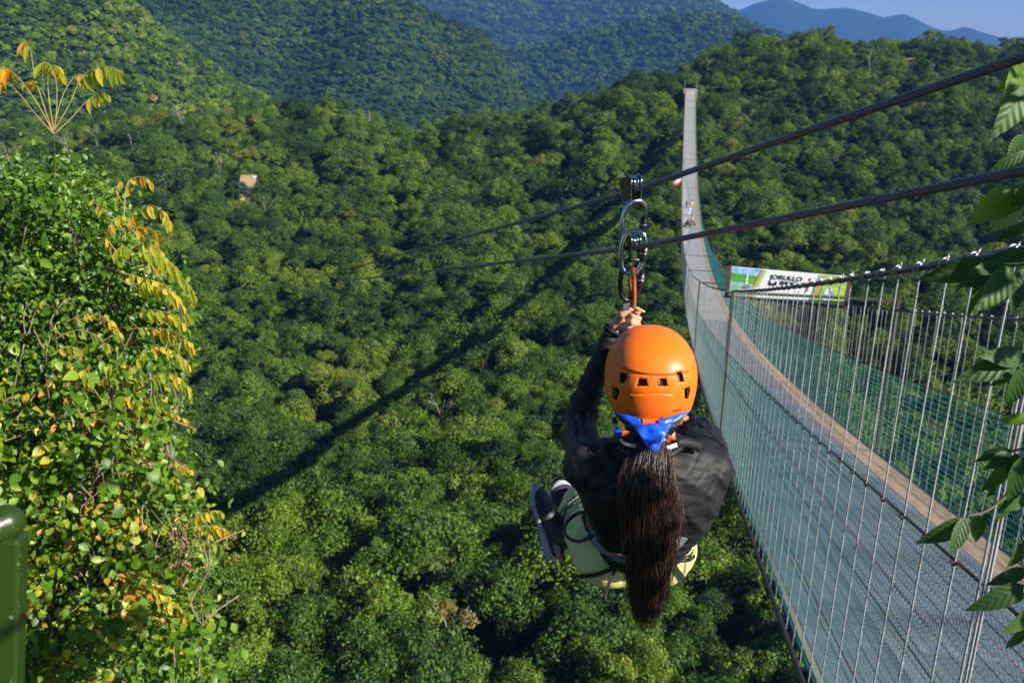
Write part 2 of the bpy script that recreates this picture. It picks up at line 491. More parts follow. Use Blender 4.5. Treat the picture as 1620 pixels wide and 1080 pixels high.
FOREST_COL = bpy.data.collections.new('forest_sources')
def make_wood(name, label, data, sources, kindstr='stuff'):
    """one object: source crowns instanced on points by geometry nodes. data: (x, y, z, scale, rot, index)"""
    me = bpy.data.meshes.new(name)
    D = np.array(data, dtype=np.float64)
    me.from_pydata([tuple(r) for r in D[:, :3]], [], [])
    a = me.attributes.new('siz', 'FLOAT', 'POINT'); a.data.foreach_set('value', D[:, 3].astype(np.float32))
    a = me.attributes.new('rot', 'FLOAT', 'POINT'); a.data.foreach_set('value', D[:, 4].astype(np.float32))
    a = me.attributes.new('idx', 'INT', 'POINT'); a.data.foreach_set('value', D[:, 5].astype(np.int32))
    o = link(name, me, M_CROWN)
    c = bpy.data.collections.new(name + '_sources')
    for i, s in enumerate(sources):
        so = bpy.data.objects.new('%02d_%s_source' % (i, name), s); c.objects.link(so)
    ng = bpy.data.node_groups.new(name, 'GeometryNodeTree')
    ng.interface.new_socket('Geometry', in_out='INPUT', socket_type='NodeSocketGeometry')
    ng.interface.new_socket('Geometry', in_out='OUTPUT', socket_type='NodeSocketGeometry')
    N = ng.nodes; L = ng.links
    gi = N.new('NodeGroupInput'); go = N.new('NodeGroupOutput')
    ip = N.new('GeometryNodeInstanceOnPoints'); ci = N.new('GeometryNodeCollectionInfo')
    ci.inputs['Collection'].default_value = c; ci.inputs['Separate Children'].default_value = True; ci.inputs['Reset Children'].default_value = True
    def attr(nm, t):
        q = N.new('GeometryNodeInputNamedAttribute'); q.data_type = t; q.inputs['Name'].default_value = nm; return q.outputs['Attribute']
    L.new(gi.outputs[0], ip.inputs['Points']); L.new(ci.outputs[0], ip.inputs['Instance']); ip.inputs['Pick Instance'].default_value = True
    L.new(attr('idx', 'INT'), ip.inputs['Instance Index'])
    cx = N.new('ShaderNodeCombineXYZ'); L.new(attr('rot', 'FLOAT'), cx.inputs[2])
    for q_i in (0, 1):
        rv = N.new('FunctionNodeRandomValue'); rv.data_type = 'FLOAT'; rv.inputs[2].default_value = -.34; rv.inputs[3].default_value = .34; rv.inputs['Seed'].default_value = q_i + 3
        L.new(rv.outputs[1], cx.inputs[q_i])
    if True: L.new(cx.outputs[0], ip.inputs['Rotation'])
    L.new(attr('siz', 'FLOAT'), ip.inputs['Scale'])
    L.new(ip.outputs[0], go.inputs[0])
    md = o.modifiers.new('wood', 'NODES'); md.node_group = ng
    tag(o, label, 'trees', kind=kindstr)
    return o

under = []
for _ in range(5500):
    py = math.sqrt(rng.uniform(56 ** 2, 330 ** 2)); px = rng.uniform(-.75, .75) * py
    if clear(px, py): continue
    under.append((px, py, ground_z(px, py) + rng.uniform(-.2, 1.6), rng.uniform(.42, .75), rng.uniform(0, 6.28), rng.choice([2, 4, 4, 6, 1])))
make_wood('undergrowth', 'tangled low bushes filling the gaps between the jungle trees', under, CROWNS)
make_wood('jungle_canopy', 'dense green jungle canopy covering the valley and the ridge under the footbridge',
          [(t[0], t[1], t[2] + t[3], t[4], t[5], t[6]) for t in rest], CROWNS)

TONES = ['broad-crowned', 'round-crowned', 'tall narrow', 'wide spreading', 'low bushy', 'thin loose-leaved', 'densely leaved']
def place_word(u, v):
    # the bridge's shadow runs from (360,800) to (1050,225)
    vs = 800 + (u - 360) * (225 - 800) / (1050 - 360)
    dd_ = v - vs
    col = 'far left' if u < 480 else 'left of centre' if u < 640 else 'middle' if u < 800 else 'left of the rider' if u < 960 else 'behind the rider' if u < 1090 else 'by the bridge deck' if u < 1250 else 'beyond the bridge'
    row = 'at the very bottom' if v > 1010 else 'below the rider\'s shoes' if v > 900 else 'level with the shoes' if v > 780 else 'level with the helmet' if v > 640 else 'above the helmet'
    if dd_ > -50: return '%s, %s, %s' % ('in bridge shadow' if dd_ < 50 else 'below bridge shadow', col, row) if u >= 360 else 'beside the yellow-leaved bank, ' + row
    if u < 360: return 'beside the yellow-leaved bank at the left'
    if v > 930: return 'at the foot of the picture below the rider'if u > 800 else 'low in the valley near the bottom edge'
    if u > 1080: return 'down below the edge of the bridge deck'
    if v > vs + 60: return 'between the bridge shadow and the rider'if u > 560 else 'below the long bridge shadow'
    if v > vs - 60: return 'crossed by the long bridge shadow'
    return 'above the long bridge shadow'
for i, t in enumerate(hero):
    e = empty('jungle_tree', (t[0], t[1], t[2]))
    k = t[6]
    c = link('crown', CROWNS[k], None, e); c.location = (0, 0, t[3]); c.scale = (t[4] * rng.uniform(.8, 1.25), t[4] * rng.uniform(.8, 1.25), t[4] * rng.uniform(.75, 1.35)); c.rotation_euler = (rng.uniform(-.34, .34), rng.uniform(-.34, .34), t[5])
    tr = link('trunk', TRUNKS[k], None, e); tr.scale = (1, 1, (t[3] + 1.5) / 3.4); tr.rotation_euler = (0, 0, t[5])
    tag(e, '%s %s jungle tree %s' % ('small' if t[4] < .8 else 'big' if t[4] > 1.3 else 'mid-sized', TONES[k], place_word(t[8], t[9])), 'tree', 'jungle trees on the valley slope')

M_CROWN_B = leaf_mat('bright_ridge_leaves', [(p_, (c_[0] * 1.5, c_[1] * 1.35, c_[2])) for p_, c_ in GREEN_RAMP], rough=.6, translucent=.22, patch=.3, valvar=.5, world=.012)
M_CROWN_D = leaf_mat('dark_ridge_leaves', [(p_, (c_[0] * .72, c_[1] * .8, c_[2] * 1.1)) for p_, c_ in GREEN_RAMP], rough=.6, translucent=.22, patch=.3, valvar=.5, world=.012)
def recol(ms, m):
    out = []
    for q in ms:
        q = q.copy(); q.materials.clear(); q.materials.append(m); out.append(q)
    return out
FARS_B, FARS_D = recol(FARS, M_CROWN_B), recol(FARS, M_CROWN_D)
def far_wood(name, label, y0, y1, a0, a1, sp, sc, front, src=FARS):
    data = []
    y = y0
    while y < y1:
        x = a0 * y
        while x < a1 * y:
            px = x + rng.gauss(0, .6) * sp; py = y + rng.gauss(0, .6) * sp
            s = sc * (.5 + .95 * rng.random() ** 1.5)
            data.append((px, py, ground_z(px, py) + 0.5 * s, s, rng.uniform(0, 6.28), rng.randrange(len(FARS)))); x += sp
        y += sp
    make_wood(name, label, data, src)
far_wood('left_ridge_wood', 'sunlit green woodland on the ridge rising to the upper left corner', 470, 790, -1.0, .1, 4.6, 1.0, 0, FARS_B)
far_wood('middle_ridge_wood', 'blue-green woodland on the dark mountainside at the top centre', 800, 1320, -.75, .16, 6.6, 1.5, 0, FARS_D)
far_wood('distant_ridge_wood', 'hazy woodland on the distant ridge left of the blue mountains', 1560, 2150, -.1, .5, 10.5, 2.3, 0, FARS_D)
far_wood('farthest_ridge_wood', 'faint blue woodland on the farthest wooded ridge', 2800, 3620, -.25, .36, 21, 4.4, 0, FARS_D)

# emergent trees on the skyline of the right-hand ridge
for (u, v, s) in [(1400, 62, 1.5), (1440, 66, 1.0), (1485, 66, 1.1), (1508, 70, .9), (1545, 70, 1.25), (1590, 66, 1.7), (1300, 66, 1.2), (1215, 62, 1.3), (950, 140, 1.2), (905, 150, 1.3)]:
    a = ax(u, v); y = 440 if u > 1100 else 352
    p = Vector((a * y, y, slope_of(v) * y))
    g = ground_z(p.x, p.y); h = p.z - g - 1.0
    if h < 4: h = 6
    e = empty('skyline_tree', (p.x, p.y, g))
    k = rng.choice([0, 2, 5, 3])
    c = link('crown', CROWNS[k], None, e); c.scale = (s * .8,) * 3; c.location = (0, 0, h - 2.2 * s); c.rotation_euler = (0, 0, rng.uniform(0, 6))
    tr = link('trunk', TRUNKS[k], None, e); tr.scale = (1.3, 1.3, h / 3.4)
    tag(e, 'tall tree standing out on the ridge skyline %s' % ('against the blue mountains' if u > 1150 else 'left of the far bridge head'), 'tree', 'tall trees along the ridge skyline')

# pale bare trees
def bare_tree_mesh(seed, h):
    g = random.Random(seed); mb = MB()
    def br(p, d, L, r, n):
        q = p + d * L; mid = p.lerp(q, .5) + Vector((g.uniform(-1, 1), g.uniform(-1, 1), g.uniform(-.5, 1))) * L * .12
        mb.tube([p, mid, q], [r, r * .8, r * .55], 5)
        if n:
            for k in range(g.choice([2, 3])):
                d2 = (d + Vector((g.uniform(-1, 1), g.uniform(-1, 1), g.uniform(-.2, .9))) * .75).normalized()
                br(q, d2, L * g.uniform(.55, .8), r * .55, n - 1)
    br(Vector((0, 0, -1)), Vector((g.uniform(-.15, .15), g.uniform(-.15, .15), 1)).normalized(), h * .45 + 1, .17, 3)
    me = mb.mesh('bare_branches', True); me.materials.append(M_PALE); return me
BARE = [bare_tree_mesh(500 + i, 6.5) for i in range(4)]
for i, (u, v, s) in enumerate([(108, 245, 1.3), (20, 262, 1.3), (155, 232, 1.1), (210, 232, 1.0), (292, 205, 1.3), (300, 285, 1.0), (345, 278, 1.1), (420, 330, .9), (262, 300, 1.),
                             (708, 1066, .7), (912, 155, 1.2), (1372, 110, 1.5), (1120, 108, .9), (585, 196, .9), (1320, 135, .9), (1065, 215, .8)]):
    p = on_ground(u, v + 8, 4.2)
    e = link('bare_tree', BARE[i % 4], None); e.location = (p.x, p.y - .5, p.z - 4.0 + 1.5); e.scale = (s * 1.1,) * 3; e.rotation_euler = (0, 0, i * 1.3)
    where = ('left of the tan-roofed hut' if u < 380 else 'just below the tan-roofed hut' if u < 430 else 'on the ridge left of the bridge' if v < 240 and u < 1070
             else 'on the ridge by the open shed' if v < 160 else 'in the dark tree gap at the bottom edge')
    tag(e, 'bare pale-grey tree with forked branches %s' % where, 'tree', 'bare pale trees scattered in the jungle')

# yellow-flushed tree low in the valley and two banana plants
M_YCROWN = leaf_mat('yellowing_leaves', [(0, (.13, .15, .03)), (.5, (.22, .20, .04)), (1, (.30, .22, .05))], patch=.9)
yme = crown_mesh('crown', 777, 2.6, 4.0, 900, .3, 9); yme.materials.clear(); yme.materials.append(M_YCROWN)
for (u, v, s, wh) in [(716, 985, 1.15, 'above the dark tree gap at the bottom'), (700, 650, .45, 'small, in mid-valley right of the bridge shadow')]:
    p = on_ground(u, v, 4.5)
    e = empty('yellowing_tree', (p.x, p.y - 1, p.z - 4.5))
    c = link('crown', yme, None, e); c.location = (0, 0, 3.6); c.scale = (s,) * 3
    link('trunk', BARE[1], None, e)
    tag(e, 'thin yellowing tree %s' % wh, 'tree', 'yellowing trees in the valley')
M_BANANA = leaf_mat('banana_leaf', [(0, (.09, .17, .03)), (1, (.16, .24, .05))], patch=.8, translucent=.4)
def big_leaf(L, w, droop=.5, n=10, fold=.25, fr=0.0):
    V = []; Fc = []
    for i in range(n + 1):
        t = i / n; ww = w * math.sin(math.pi * min(1, t * .92 + .06)) ** .6 * .5
        z = -droop * L * t * t; y = L * t * (1 - .25 * droop * t)
        V += [(-ww, y, z + fold * ww), (0, y, z), (ww, y, z + fold * ww)]
    for i in range(n):
        a = i * 3; Fc += [(a, a + 1, a + 4, a + 3), (a + 1, a + 2, a + 5, a + 4)]
    return V, Fc
bv, bf = big_leaf(2.6, .62, .55)
BLEAF = mesh_of('leaf', bv, bf, True); leaf_attr(BLEAF, [.5] * len(bf)); BLEAF.materials.append(M_BANANA)
for (u, v, wh) in [(345, 694, 'left one, in the valley beside the yellow bank'), (412, 690, 'right one, just under the bridge shadow'), (1165, 215, 'on the slope right of the far deck'), (1327, 150, 'on the right ridge below the skyline'), (1128, 340, 'on the slope right of the quad riders')]:
    p = on_ground(u, v + 10, 6.5)
    e = empty('banana_plant', (p.x, p.y - 2, p.z - 3.5))
    mb = MB(); mb.tube([(0, 0, -1), (0, 0, 2.6)], [.16, .11], 7); mb.build('stem', M_BARK, e, True)
    for k in range(9):
        l_ = link('leaf', BLEAF, None, e); l_.location = (0, 0, 2.3 + .07 * k); l_.rotation_euler = (R(rng.uniform(35, 68)), 0, k * 2.399)
    tag(e, 'banana plant with broad pale-green leaves, %s' % wh, 'banana plant', 'banana plants in the jungle')

# the small hut with its earth bank, and the open shed on the ridge
M_TAN = mat('tan_sheet_roof', (.38, .26, .12), .8, noise_scale=1.3, col2=(.28, .17, .08), bump=.01, bump_scale=3)
M_EARTH = mat('red_earth', (.36, .18, .09), 1, noise_scale=.8, col2=(.50, .30, .16), bump=.25, bump_scale=1.2)
M_BLUEG = mat('blue_grey_paint', (.16, .22, .30), .5, noise_scale=2, col2=(.11, .15, .21))
M_DARKW = mat('dark_timber', (.05, .04, .035), .8, noise_scale=5, col2=(.03, .025, .02))
def hut():
    e = empty('hillside_hut', HUT + Vector((0, -2, -1.0)))
    mb = MB(); 
    rot = Matrix.Rotation(R(34), 3, 'X')
    mb.box((0, 0, 3.5), (5.2, 5.2, .12), rot); mb.build('roof', M_TAN, e)
    mb = MB(); mb.box((0, -2.16, 1.75), (5.3, .12, .45)); mb.build('eave_board', M_BLUEG, e)
    for x in (-2.5, 2.5):
        for y in (-2.1, 2.0):
            mb = MB(); mb.box((x, y, .35), (.18, .18, 3.2 if y < 0 else 6.4)); mb.build('post', M_BLUEG, e)
    mb = MB(); mb.box((0, 2.2, 1.2), (4.8, .1, 4.4)); mb.build('back_wall', M_DARKW, e)
    mb = MB(); mb.box((0, 0, -1.3), (5.6, 4.8, .18)); mb.build('floor', M_DARKW, e)
    mb = MB(); mb.box((1.9, .9, 4.35), (1.0, 1.0, .1), rot); mb.box((1.2, 1.5, 4.8), (.9, .6, .1), rot)
    mb.build('patch_sheet', mat('pale_patch_sheet', (.55, .55, .56), .6, noise_scale=4), e)
    tag(e, 'small open hut with a tan sheet roof on blue-grey posts in the jungle', 'hut')
    g = random.Random(4); V = []; Fc = []; n = 14
    for j in range(n):
        for i in range(n):
            x = (i / (n - 1) - .5) * 6.0; y = (j / (n - 1) - .5) * 5
            edge = max(abs(x) / 3.0, abs(y) / 2.5)
            V.append((x, y, 1.0 * (y + 2) * .9 + g.uniform(-.3, .3) - 2.2 * max(0, edge - .75) * 4))
    for j in range(n - 1):
        for i in range(n - 1):
            a = j * n + i; Fc.append((a, a + 1, a + n + 1, a + n))
    b = link('earth_bank', mesh_of('earth_bank', V, Fc), M_EARTH); b.location = HUT + Vector((.2, -6.8, -4.9))
    tag(b, kind='structure')
hut()
def shed2():
    e = empty('ridge_shed', SHED + Vector((-2, 0, -1)))
    mb = MB(); rot = Matrix.Rotation(R(-8), 3, 'Y'); mb.box((0, 0, 4.2), (9, 5, .2), rot); mb.build('roof', M_TAN, e)
    for x in (-4, 0, 4):
        mb = MB(); mb.box((x, -2.2, 1.6), (.3, .3, 5.0)); mb.build('post', M_DARKW, e)
    mb = MB(); mb.box((0, 2.2, 1.8), (8.6, .2, 4.2)); mb.build('back_wall', M_DARKW, e)
    tag(e, 'open-fronted dark shed with a sloping tan roof on the right ridge', 'shed')
    mb = MB(); mb.tube([(0, 0, -3), (0, 0, 2.2), (0, 0, 2.5)], [1.5, 1.5, .5], 16); 
    t = mb.build('water_tank', mat('pale_blue_plastic', (.45, .58, .75), .4), None, True); t.location = SHED + Vector((10.5, -1, -1.2))
    tag(t, 'pale blue water tank on the right ridge beside the open shed', 'water tank')
    V = []; Fc = []; g = random.Random(8); n = 10
    for j in range(n):
        for i in range(n):
            V.append(((i / 9 - .5) * 11, (j / 9 - .5) * 6, j * .22 + g.uniform(-.25, .25) - (1.2 if i in (0, 9) or j == 0 else 0)))
    for j in range(n - 1):
        for i in range(n - 1):
            a = j * n + i; Fc.append((a, a + 1, a + n + 1, a + n))
    b = link('bare_ground', mesh_of('bare_ground', V, Fc), M_EARTH); b.location = SHED + Vector((10, -6, -3.2)); tag(b, kind='structure')
shed2()
# ------------------------------------------------------------ haze
hz = MB(); hz.box((0, 4700, -100), (30000, 9700, 1500))
hm = bpy.data.materials.new('haze_air'); hm.use_nodes = True
hm.node_tree.nodes.clear()
ho_ = hm.node_tree.nodes.new('ShaderNodeOutputMaterial'); hv = hm.node_tree.nodes.new('ShaderNodeVolumePrincipled')
hv.inputs['Color'].default_value = (.14, .36, 1.0, 1); hv.inputs['Density'].default_value = 0.000095; hv.inputs['Anisotropy'].default_value = 0.0
hm.node_tree.links.new(hv.outputs[0], ho_.inputs['Volume'])
HAZE = hz.build('haze', hm); tag(HAZE, 'thin blue haze over the valley and mountains', 'haze', kind='stuff')

# ------------------------------------------------------------ the suspension footbridge
M_STEEL = mat('galvanised_wire', (.50, .51, .52), .38, .85, noise_scale=25, col2=(.36, .33, .28), ramp=(.45, .7))
M_CABLE = mat('dark_steel_cable', (.055, .06, .07), .42, .75, noise_scale=40, col2=(.10, .075, .055))
M_DECKSTEEL = mat('worn_deck_plate', (.235, .25, .275), .6, .2, noise_scale=3.0, col2=(.15, .155, .17), objvar=.12, mapscale=(1, .25, 1), bump=.002, bump_scale=30)
M_DECKWOOD = mat('weathered_board', (.40, .31, .21), .8, noise_scale=4.0, col2=(.27, .20, .135), objvar=.2, mapscale=(4, .4, 1), bump=.004, bump_scale=20)
M_FRAME = mat('green_grey_steel', (.05, .075, .06), .55, .3, noise_scale=6, col2=(.09, .07, .05))
M_NET = mat('teal_coated_wire', (.016, .135, .142), .45, 0, coat=.1, objvar=.06)
M_GALVNET = mat('bare_mesh_wire', (.55, .56, .58), .35, .8)

BR = empty('suspension_footbridge', bridge_pt(3, BW / 2))
tag(BR, 'long sagging suspension footbridge with teal chain-link sides running to the far ridge', 'bridge')
def frame_at(y, across=0, up=0):
    t = Vector((.184, 1, zbp(y))).normalized(); u = BN.cross(t).normalized()
    return Matrix.Translation(bridge_pt(y, across) + u * up) @ Matrix((BN, t, u)).transposed().to_4x4()
def bl(name, me, m, y, across=0, up=0, scale=None):
    o = link(name, me, m, BR)
    M = frame_at(y, across, up)
    if scale: M = M @ Matrix.Diagonal((*scale, 1))
    o.matrix_basis = Matrix.Translation(-BR.location) @ M
    return o
YEND = 346.0
def seg_len(y, dy): # metres along the deck for a step of dy
    return math.sqrt(1 + .184 ** 2 + zbp(y + dy / 2) ** 2) * dy

# deck: boards laid lengthwise, twelve across, each run 3 m
mb = MB(); mb.box((0, 0, -.02), (.292, 2.985, .04)); BOARD = mb.mesh('deck_board'); BOARD.materials.append(M_DECKWOOD)
mb = MB(); mb.box((0, 0, -.015), (.300, 2.99, .03)); mb.box((0, 0, .0015), (.012, 2.97, .004))
PLATE = mb.mesh('deck_plate'); PLATE.materials.append(M_DECKSTEEL)
NB = 12; pitch = BW / NB
y = -3.0; nseg = 0; far_w = MB(); far_s = MB()
beam = MB()
while y < YEND:
    dy = 3.0 / seg_len(y, 1.0)
    ym = y + dy / 2
    for k in range(NB):
        ac = (k + .5) * pitch
        wood = k < 1 or k >= NB - 2
        if nseg < 25:
            if k == 0: bl('deck_board', BOARD, None, ym, .03, .0, (.22, 1, 1)); bl('deck_plate', PLATE, None, ym, .190, 0, (.80, 1, 1)); continue
            bl('deck_board' if wood else 'deck_plate', BOARD if wood else PLATE, None, ym, ac, rng.uniform(-.004, .004))
        else:
            M = frame_at(ym, ac, rng.uniform(-.004, .004)); q = far_w if wood else far_s
            q.add([M @ Vector(v) for v in [(-.146, -1.49, 0), (.146, -1.49, 0), (.146, 1.49, 0), (-.146, 1.49, 0), (-.146, -1.49, -.04), (.146, -1.49, -.04), (.146, 1.49, -.04), (-.146, 1.49, -.04)]],
                  [(0, 1, 2, 3), (7, 6, 5, 4), (0, 4, 5, 1), (1, 5, 6, 2), (2, 6, 7, 3), (3, 7, 4, 0)])
    for f in (.25, .75):
        M = frame_at(y + dy * f, BW / 2, -.12)
        beam.add([M @ Vector((a * (BW / 2 + .14), b * .05, c * .07)) for a in (-1, 1) for b in (-1, 1) for c in (-1, 1)], [(0, 1, 3, 2), (4, 6, 7, 5), (0, 4, 5, 1), (2, 3, 7, 6), (0, 2, 6, 4), (1, 5, 7, 3)])
    y += dy; nseg += 1
for q, nm, m in ((far_w, 'far_deck_boards', M_DECKWOOD), (far_s, 'far_deck_plates', mat('dry_deck_plate', (.42, .42, .41), .7, noise_scale=.5, col2=(.32, .32, .32)))):
    o = rel(q.build(nm, m), BR); tag(o, kind='stuff')
rel(beam.build('cross_beams', M_FRAME), BR)
# deck edge girders / cables
for side, ac in ((0, -.13), (1, BW + .13)):
    ys = list(np.linspace(-3, 40, 44)) + list(np.linspace(43, YEND, 80))
    mb = MB(); mb.tube([bridge_pt(q, ac, -.06) for q in ys], .034, 8); rel(mb.build('deck_cable', M_CABLE, smooth=True), BR)

def main_h(y): return interp(y, [-3, 2.4, 45, 74, 110, 145, 175, 210, 250, 300, 340], [9.5, 4.12, 4.1, 3.75, 2.9, 1.9, 1.3, 1.7, 2.6, 3.8, 4.2])
NETH = (2.42, 2.20)
LEAN = .10                      # hangers lean a little outwards
def net_top_pt(side, y): return bridge_pt(y, -.06 if side == 0 else BW + .06, min(NETH[side], main_h(y) - .05))
def cable_pt(side, y): return bridge_pt(y, -.06 if side == 0 else BW + .06, main_h(y) - (0 if side == 0 else .3))
for side in (0, 1):
    ys = list(np.linspace(-3, 40, 60)) + list(np.linspace(42, YEND, 90))
    mb = MB(); mb.tube([cable_pt(side, q) for q in ys], .021, 10); rel(mb.build('main_cable', M_CABLE, smooth=True), BR)
    mb = MB(); mb.tube([cable_pt(side, q) + Vector((.03, 0, .028)) for q in ys], .011, 6); rel(mb.build('main_cable', M_CABLE, smooth=True), BR)
    mb = MB(); mb.tube([net_top_pt(side, q) for q in ys], .010, 6); rel(mb.build('net_wire', M_CABLE, smooth=True), BR)
    for hh in (.8, 1.6):
        mb = MB(); mb.tube([bridge_pt(q, -.05 if side == 0 else BW + .05, hh * NETH[side] / 2.4) for q in ys], .006, 4, False); rel(mb.build('net_wire', M_CABLE), BR)

# hangers
def rope_mesh(name, p, q, r, turns, n=6, seg=40):
    """laid wire rope between two points: a lobed section that twists"""
    d = q - p; t = d.normalized(); u = t.orthogonal().normalized(); w = t.cross(u); V = []; Fc = []
    m = n * 2
    for i in range(seg + 1):
        c = p + d * (i / seg)
        for k in range(m):
            an = 2 * math.pi * (k / m + turns * i / seg); rr = r * (1.12 if k % 2 else .82)
            V.append(c + (u * math.cos(an) + w * math.sin(an)) * rr)
    for i in range(seg):
        for k in range(m):
            Fc.append((i * m + k, i * m + (k + 1) % m, (i + 1) * m + (k + 1) % m, (i + 1) * m + k))
    return mesh_of(name, V, Fc, True)
M_ROPEW = mat('bright_wire_rope', (.62, .63, .62), .4, .6, noise_scale=6, col2=(.42, .38, .31), ramp=(.5, .75))
for side in (0, 1):
    farh = MB(); cnt = 0; y = -2.45
    while y < YEND - 2:
        if side == 0 and y < 1.0: y += .505; continue
        if side == 1 and y < 7.0: y += .505; continue
        top = cable_pt(side, y); bot = bridge_pt(y, -.10 if side == 0 else BW + .10, -.18)
        jit = Vector((rng.uniform(-.015, .015), rng.uniform(-.03, .03), 0))
        if cnt < (170 if side == 0 else 125):
            o = empty_h = None
            nearh = cnt < (26 if side == 0 else 0)
            if nearh:
                me = rope_mesh('hanger', bot, top - Vector((0, 0, .06)) + jit, .0068, 34 if y < 9 else 18, 3, 120 if y < 9 else 50)
            else:
                mb = MB(); k2 = top + jit - Vector((0, 0, .10)); mb.tube([bot, bot.lerp(k2, .97), k2, top + Vector((0, .02, 0))], .0066 if y < 60 else .009, 6 if y < 30 else 4, False); me = mb.mesh('hanger', True)
            o = link('hanger', me, M_ROPEW, BR); o.location = -BR.location
            if y < 20:      # the turned-back eye and clamp over the main cable
                mb = MB(); c = top + jit * .5
                ring = [c + Vector((0.034 * math.cos(a_) * .6, 0.012 * math.sin(a_ * 2), .032 * math.sin(a_) + .004)) for a_ in np.linspace(0, 6.283, 13)[:-1]]
                mb.tube(ring, .0065, 6, closed=True)
                ring = [c + Vector((0.036 * math.cos(a_), .035 + .01 * math.sin(a_ * 2), .036 * math.sin(a_))) for a_ in np.linspace(0, 6.283, 11)[:-1]]
                mb.tube(ring, .006, 6, closed=True)
                tl = rng.uniform(.0, .035); mb.tube([c + Vector((.02, .03, .03)), c + Vector((.025 + rng.uniform(-.02, .02), .05, .03 + tl))], .0055, 5)
                k = link('wire_eye', mb.mesh('wire_eye', True), M_STEEL, o)
            if y < 16 and side == 0:
                mb = MB(); c = bot.lerp(top, (net_top_pt(side, y).z - bot.z) / (top.z - bot.z))
                mb.tube([c + Vector((-.012, -.02, -.012)), c + Vector((-.012, .02, -.006)), c + Vector((.014, .02, .012)), c + Vector((.014, -.02, .006))], .006, 5, closed=True)
                link('tie', mb.mesh('tie'), M_CABLE, o)
            cnt += 1
        else:
            farh.tube([bot, top], .011, 3, False)
        y += .505
    o = rel(farh.build('far_hangers', M_ROPEW), BR); tag(o, kind='stuff')

# chain link
def chain_mesh(name, L, H, p, h, r, n=3, bow=.5):
    mb = MB(); nw = int(round(L / p)); ns = int(round(H / (h / 2)))
    for k in range(nw + 1):
        x0 = k * p - L / 2
        P = []
        for i in range(ns + 1):
            z = i * h / 2
            xx = x0 + (p if i % 2 else 0) * 1.04
            zz = 1 if (i % 2) else -1
            if bow:
                P.append(Vector((zz * r * .9, xx, z)))
                if i < ns: P.append(Vector((0, x0 + p * (.5 + (.0 if i % 2 else .0)), z + h / 4)))
            else: P.append(Vector((zz * r * .9, xx, z)))
        mb.tube(P, r, n, False)
    return mb.mesh(name)
# panel meshes: fine near, then coarser with thicker wire so the cover stays the same
C1 = chain_mesh('mesh_panel', 1.5, 2.36, .068, .060, .0027, 4, 0)
C2 = chain_mesh('mesh_panel', 3.0, 2.36, .14, .118, .0052, 3, 0)
C3 = chain_mesh('mesh_panel', 6.0, 2.36, .36, .30, .0145, 3, 0)
for m_ in (C1, C2, C3): m_.materials.append(M_NET)
for side in (0, 1):
    y = 1.6 if side == 0 else 7.5
    while y < YEND - 4:
        if side == 0: me, L = (C1, 1.5) if y < 13 else (C2, 3.0) if y < 55 else (C3, 6.0)
        else: me, L = (C2, 3.0) if y < 50 else (C3, 6.0)
        dy = L / seg_len(y, 1.0); ym = y + dy / 2
        hh = min(NETH[side], main_h(ym) - .05) / 2.36
        bl('mesh_panel', me, None, ym, -.05 if side == 0 else BW + .05, -.05, (1, 1, hh))
        y += dy
# the taller bare mesh closing the near end
G1 = chain_mesh('bare_mesh_panel', 1.7, 1.15, .042, .072, .0016, 4, 0); G1.materials.append(M_GALVNET)
bl('bare_mesh_panel', G1, None, 1.86, -.075, 2.42)
mb = MB()
for dx in (0, .045, .11):
    a = bridge_pt(3.62 + dx, -.09, -.15); b = bridge_pt(3.60 + dx * .8, -.09, 3.9)
    mb.tube([a, a.lerp(b, .5) + Vector((.0, .02 * dx, 0)), b], .0068, 6, False)
rel(mb.build('rope_bundle', M_ROPEW, smooth=True), BR)

# portal frames that keep the two sides apart
for y in (21.5, 46, 74, 106, 140, 175, 210, 245, 280, 310, 335, 345):
    mb = MB(); h = main_h(y) - .04
    for ac in (-.09, BW + .09):
        a = bridge_pt(y, ac, -.25); b = bridge_pt(y, ac, h); c = (a + b) / 2
        mb.box(c, (.07, .07, (b - a).length))
    rot = Matrix((BN, BD, Vector((0, 0, 1)))).transposed()
    mb.box(bridge_pt(y, BW / 2, h), (BW + .26, .06, .06), rot)
    rel(mb.build('portal_frame', M_FRAME), BR)
# far tower and landing
mb = MB(); rot = Matrix((BN, BD, Vector((0, 0, 1)))).transposed()
for ac in (-.3, BW + .3):
    mb.box(bridge_pt(347, ac, 1.6), (.16, .16, 5.2), rot)
rel(mb.build('tower', mat('tower_concrete', (.33, .31, .27), .8, noise_scale=1)), BR)
mb = MB(); mb.box(bridge_pt(351, BW / 2, -2.1) , (BW + 1.4, 9, 4), rot)
ab = mb.build('bridge_landing', mat('landing_concrete', (.42, .40, .34), .9, noise_scale=.7, col2=(.3, .27, .2))); tag(ab, kind='structure')
# near side sway wires dropping from the deck edge
for (u0, v0, u1, v1) in [(1120, 560, 1098, 610), (1100, 500, 1090, 540)]:
    pass

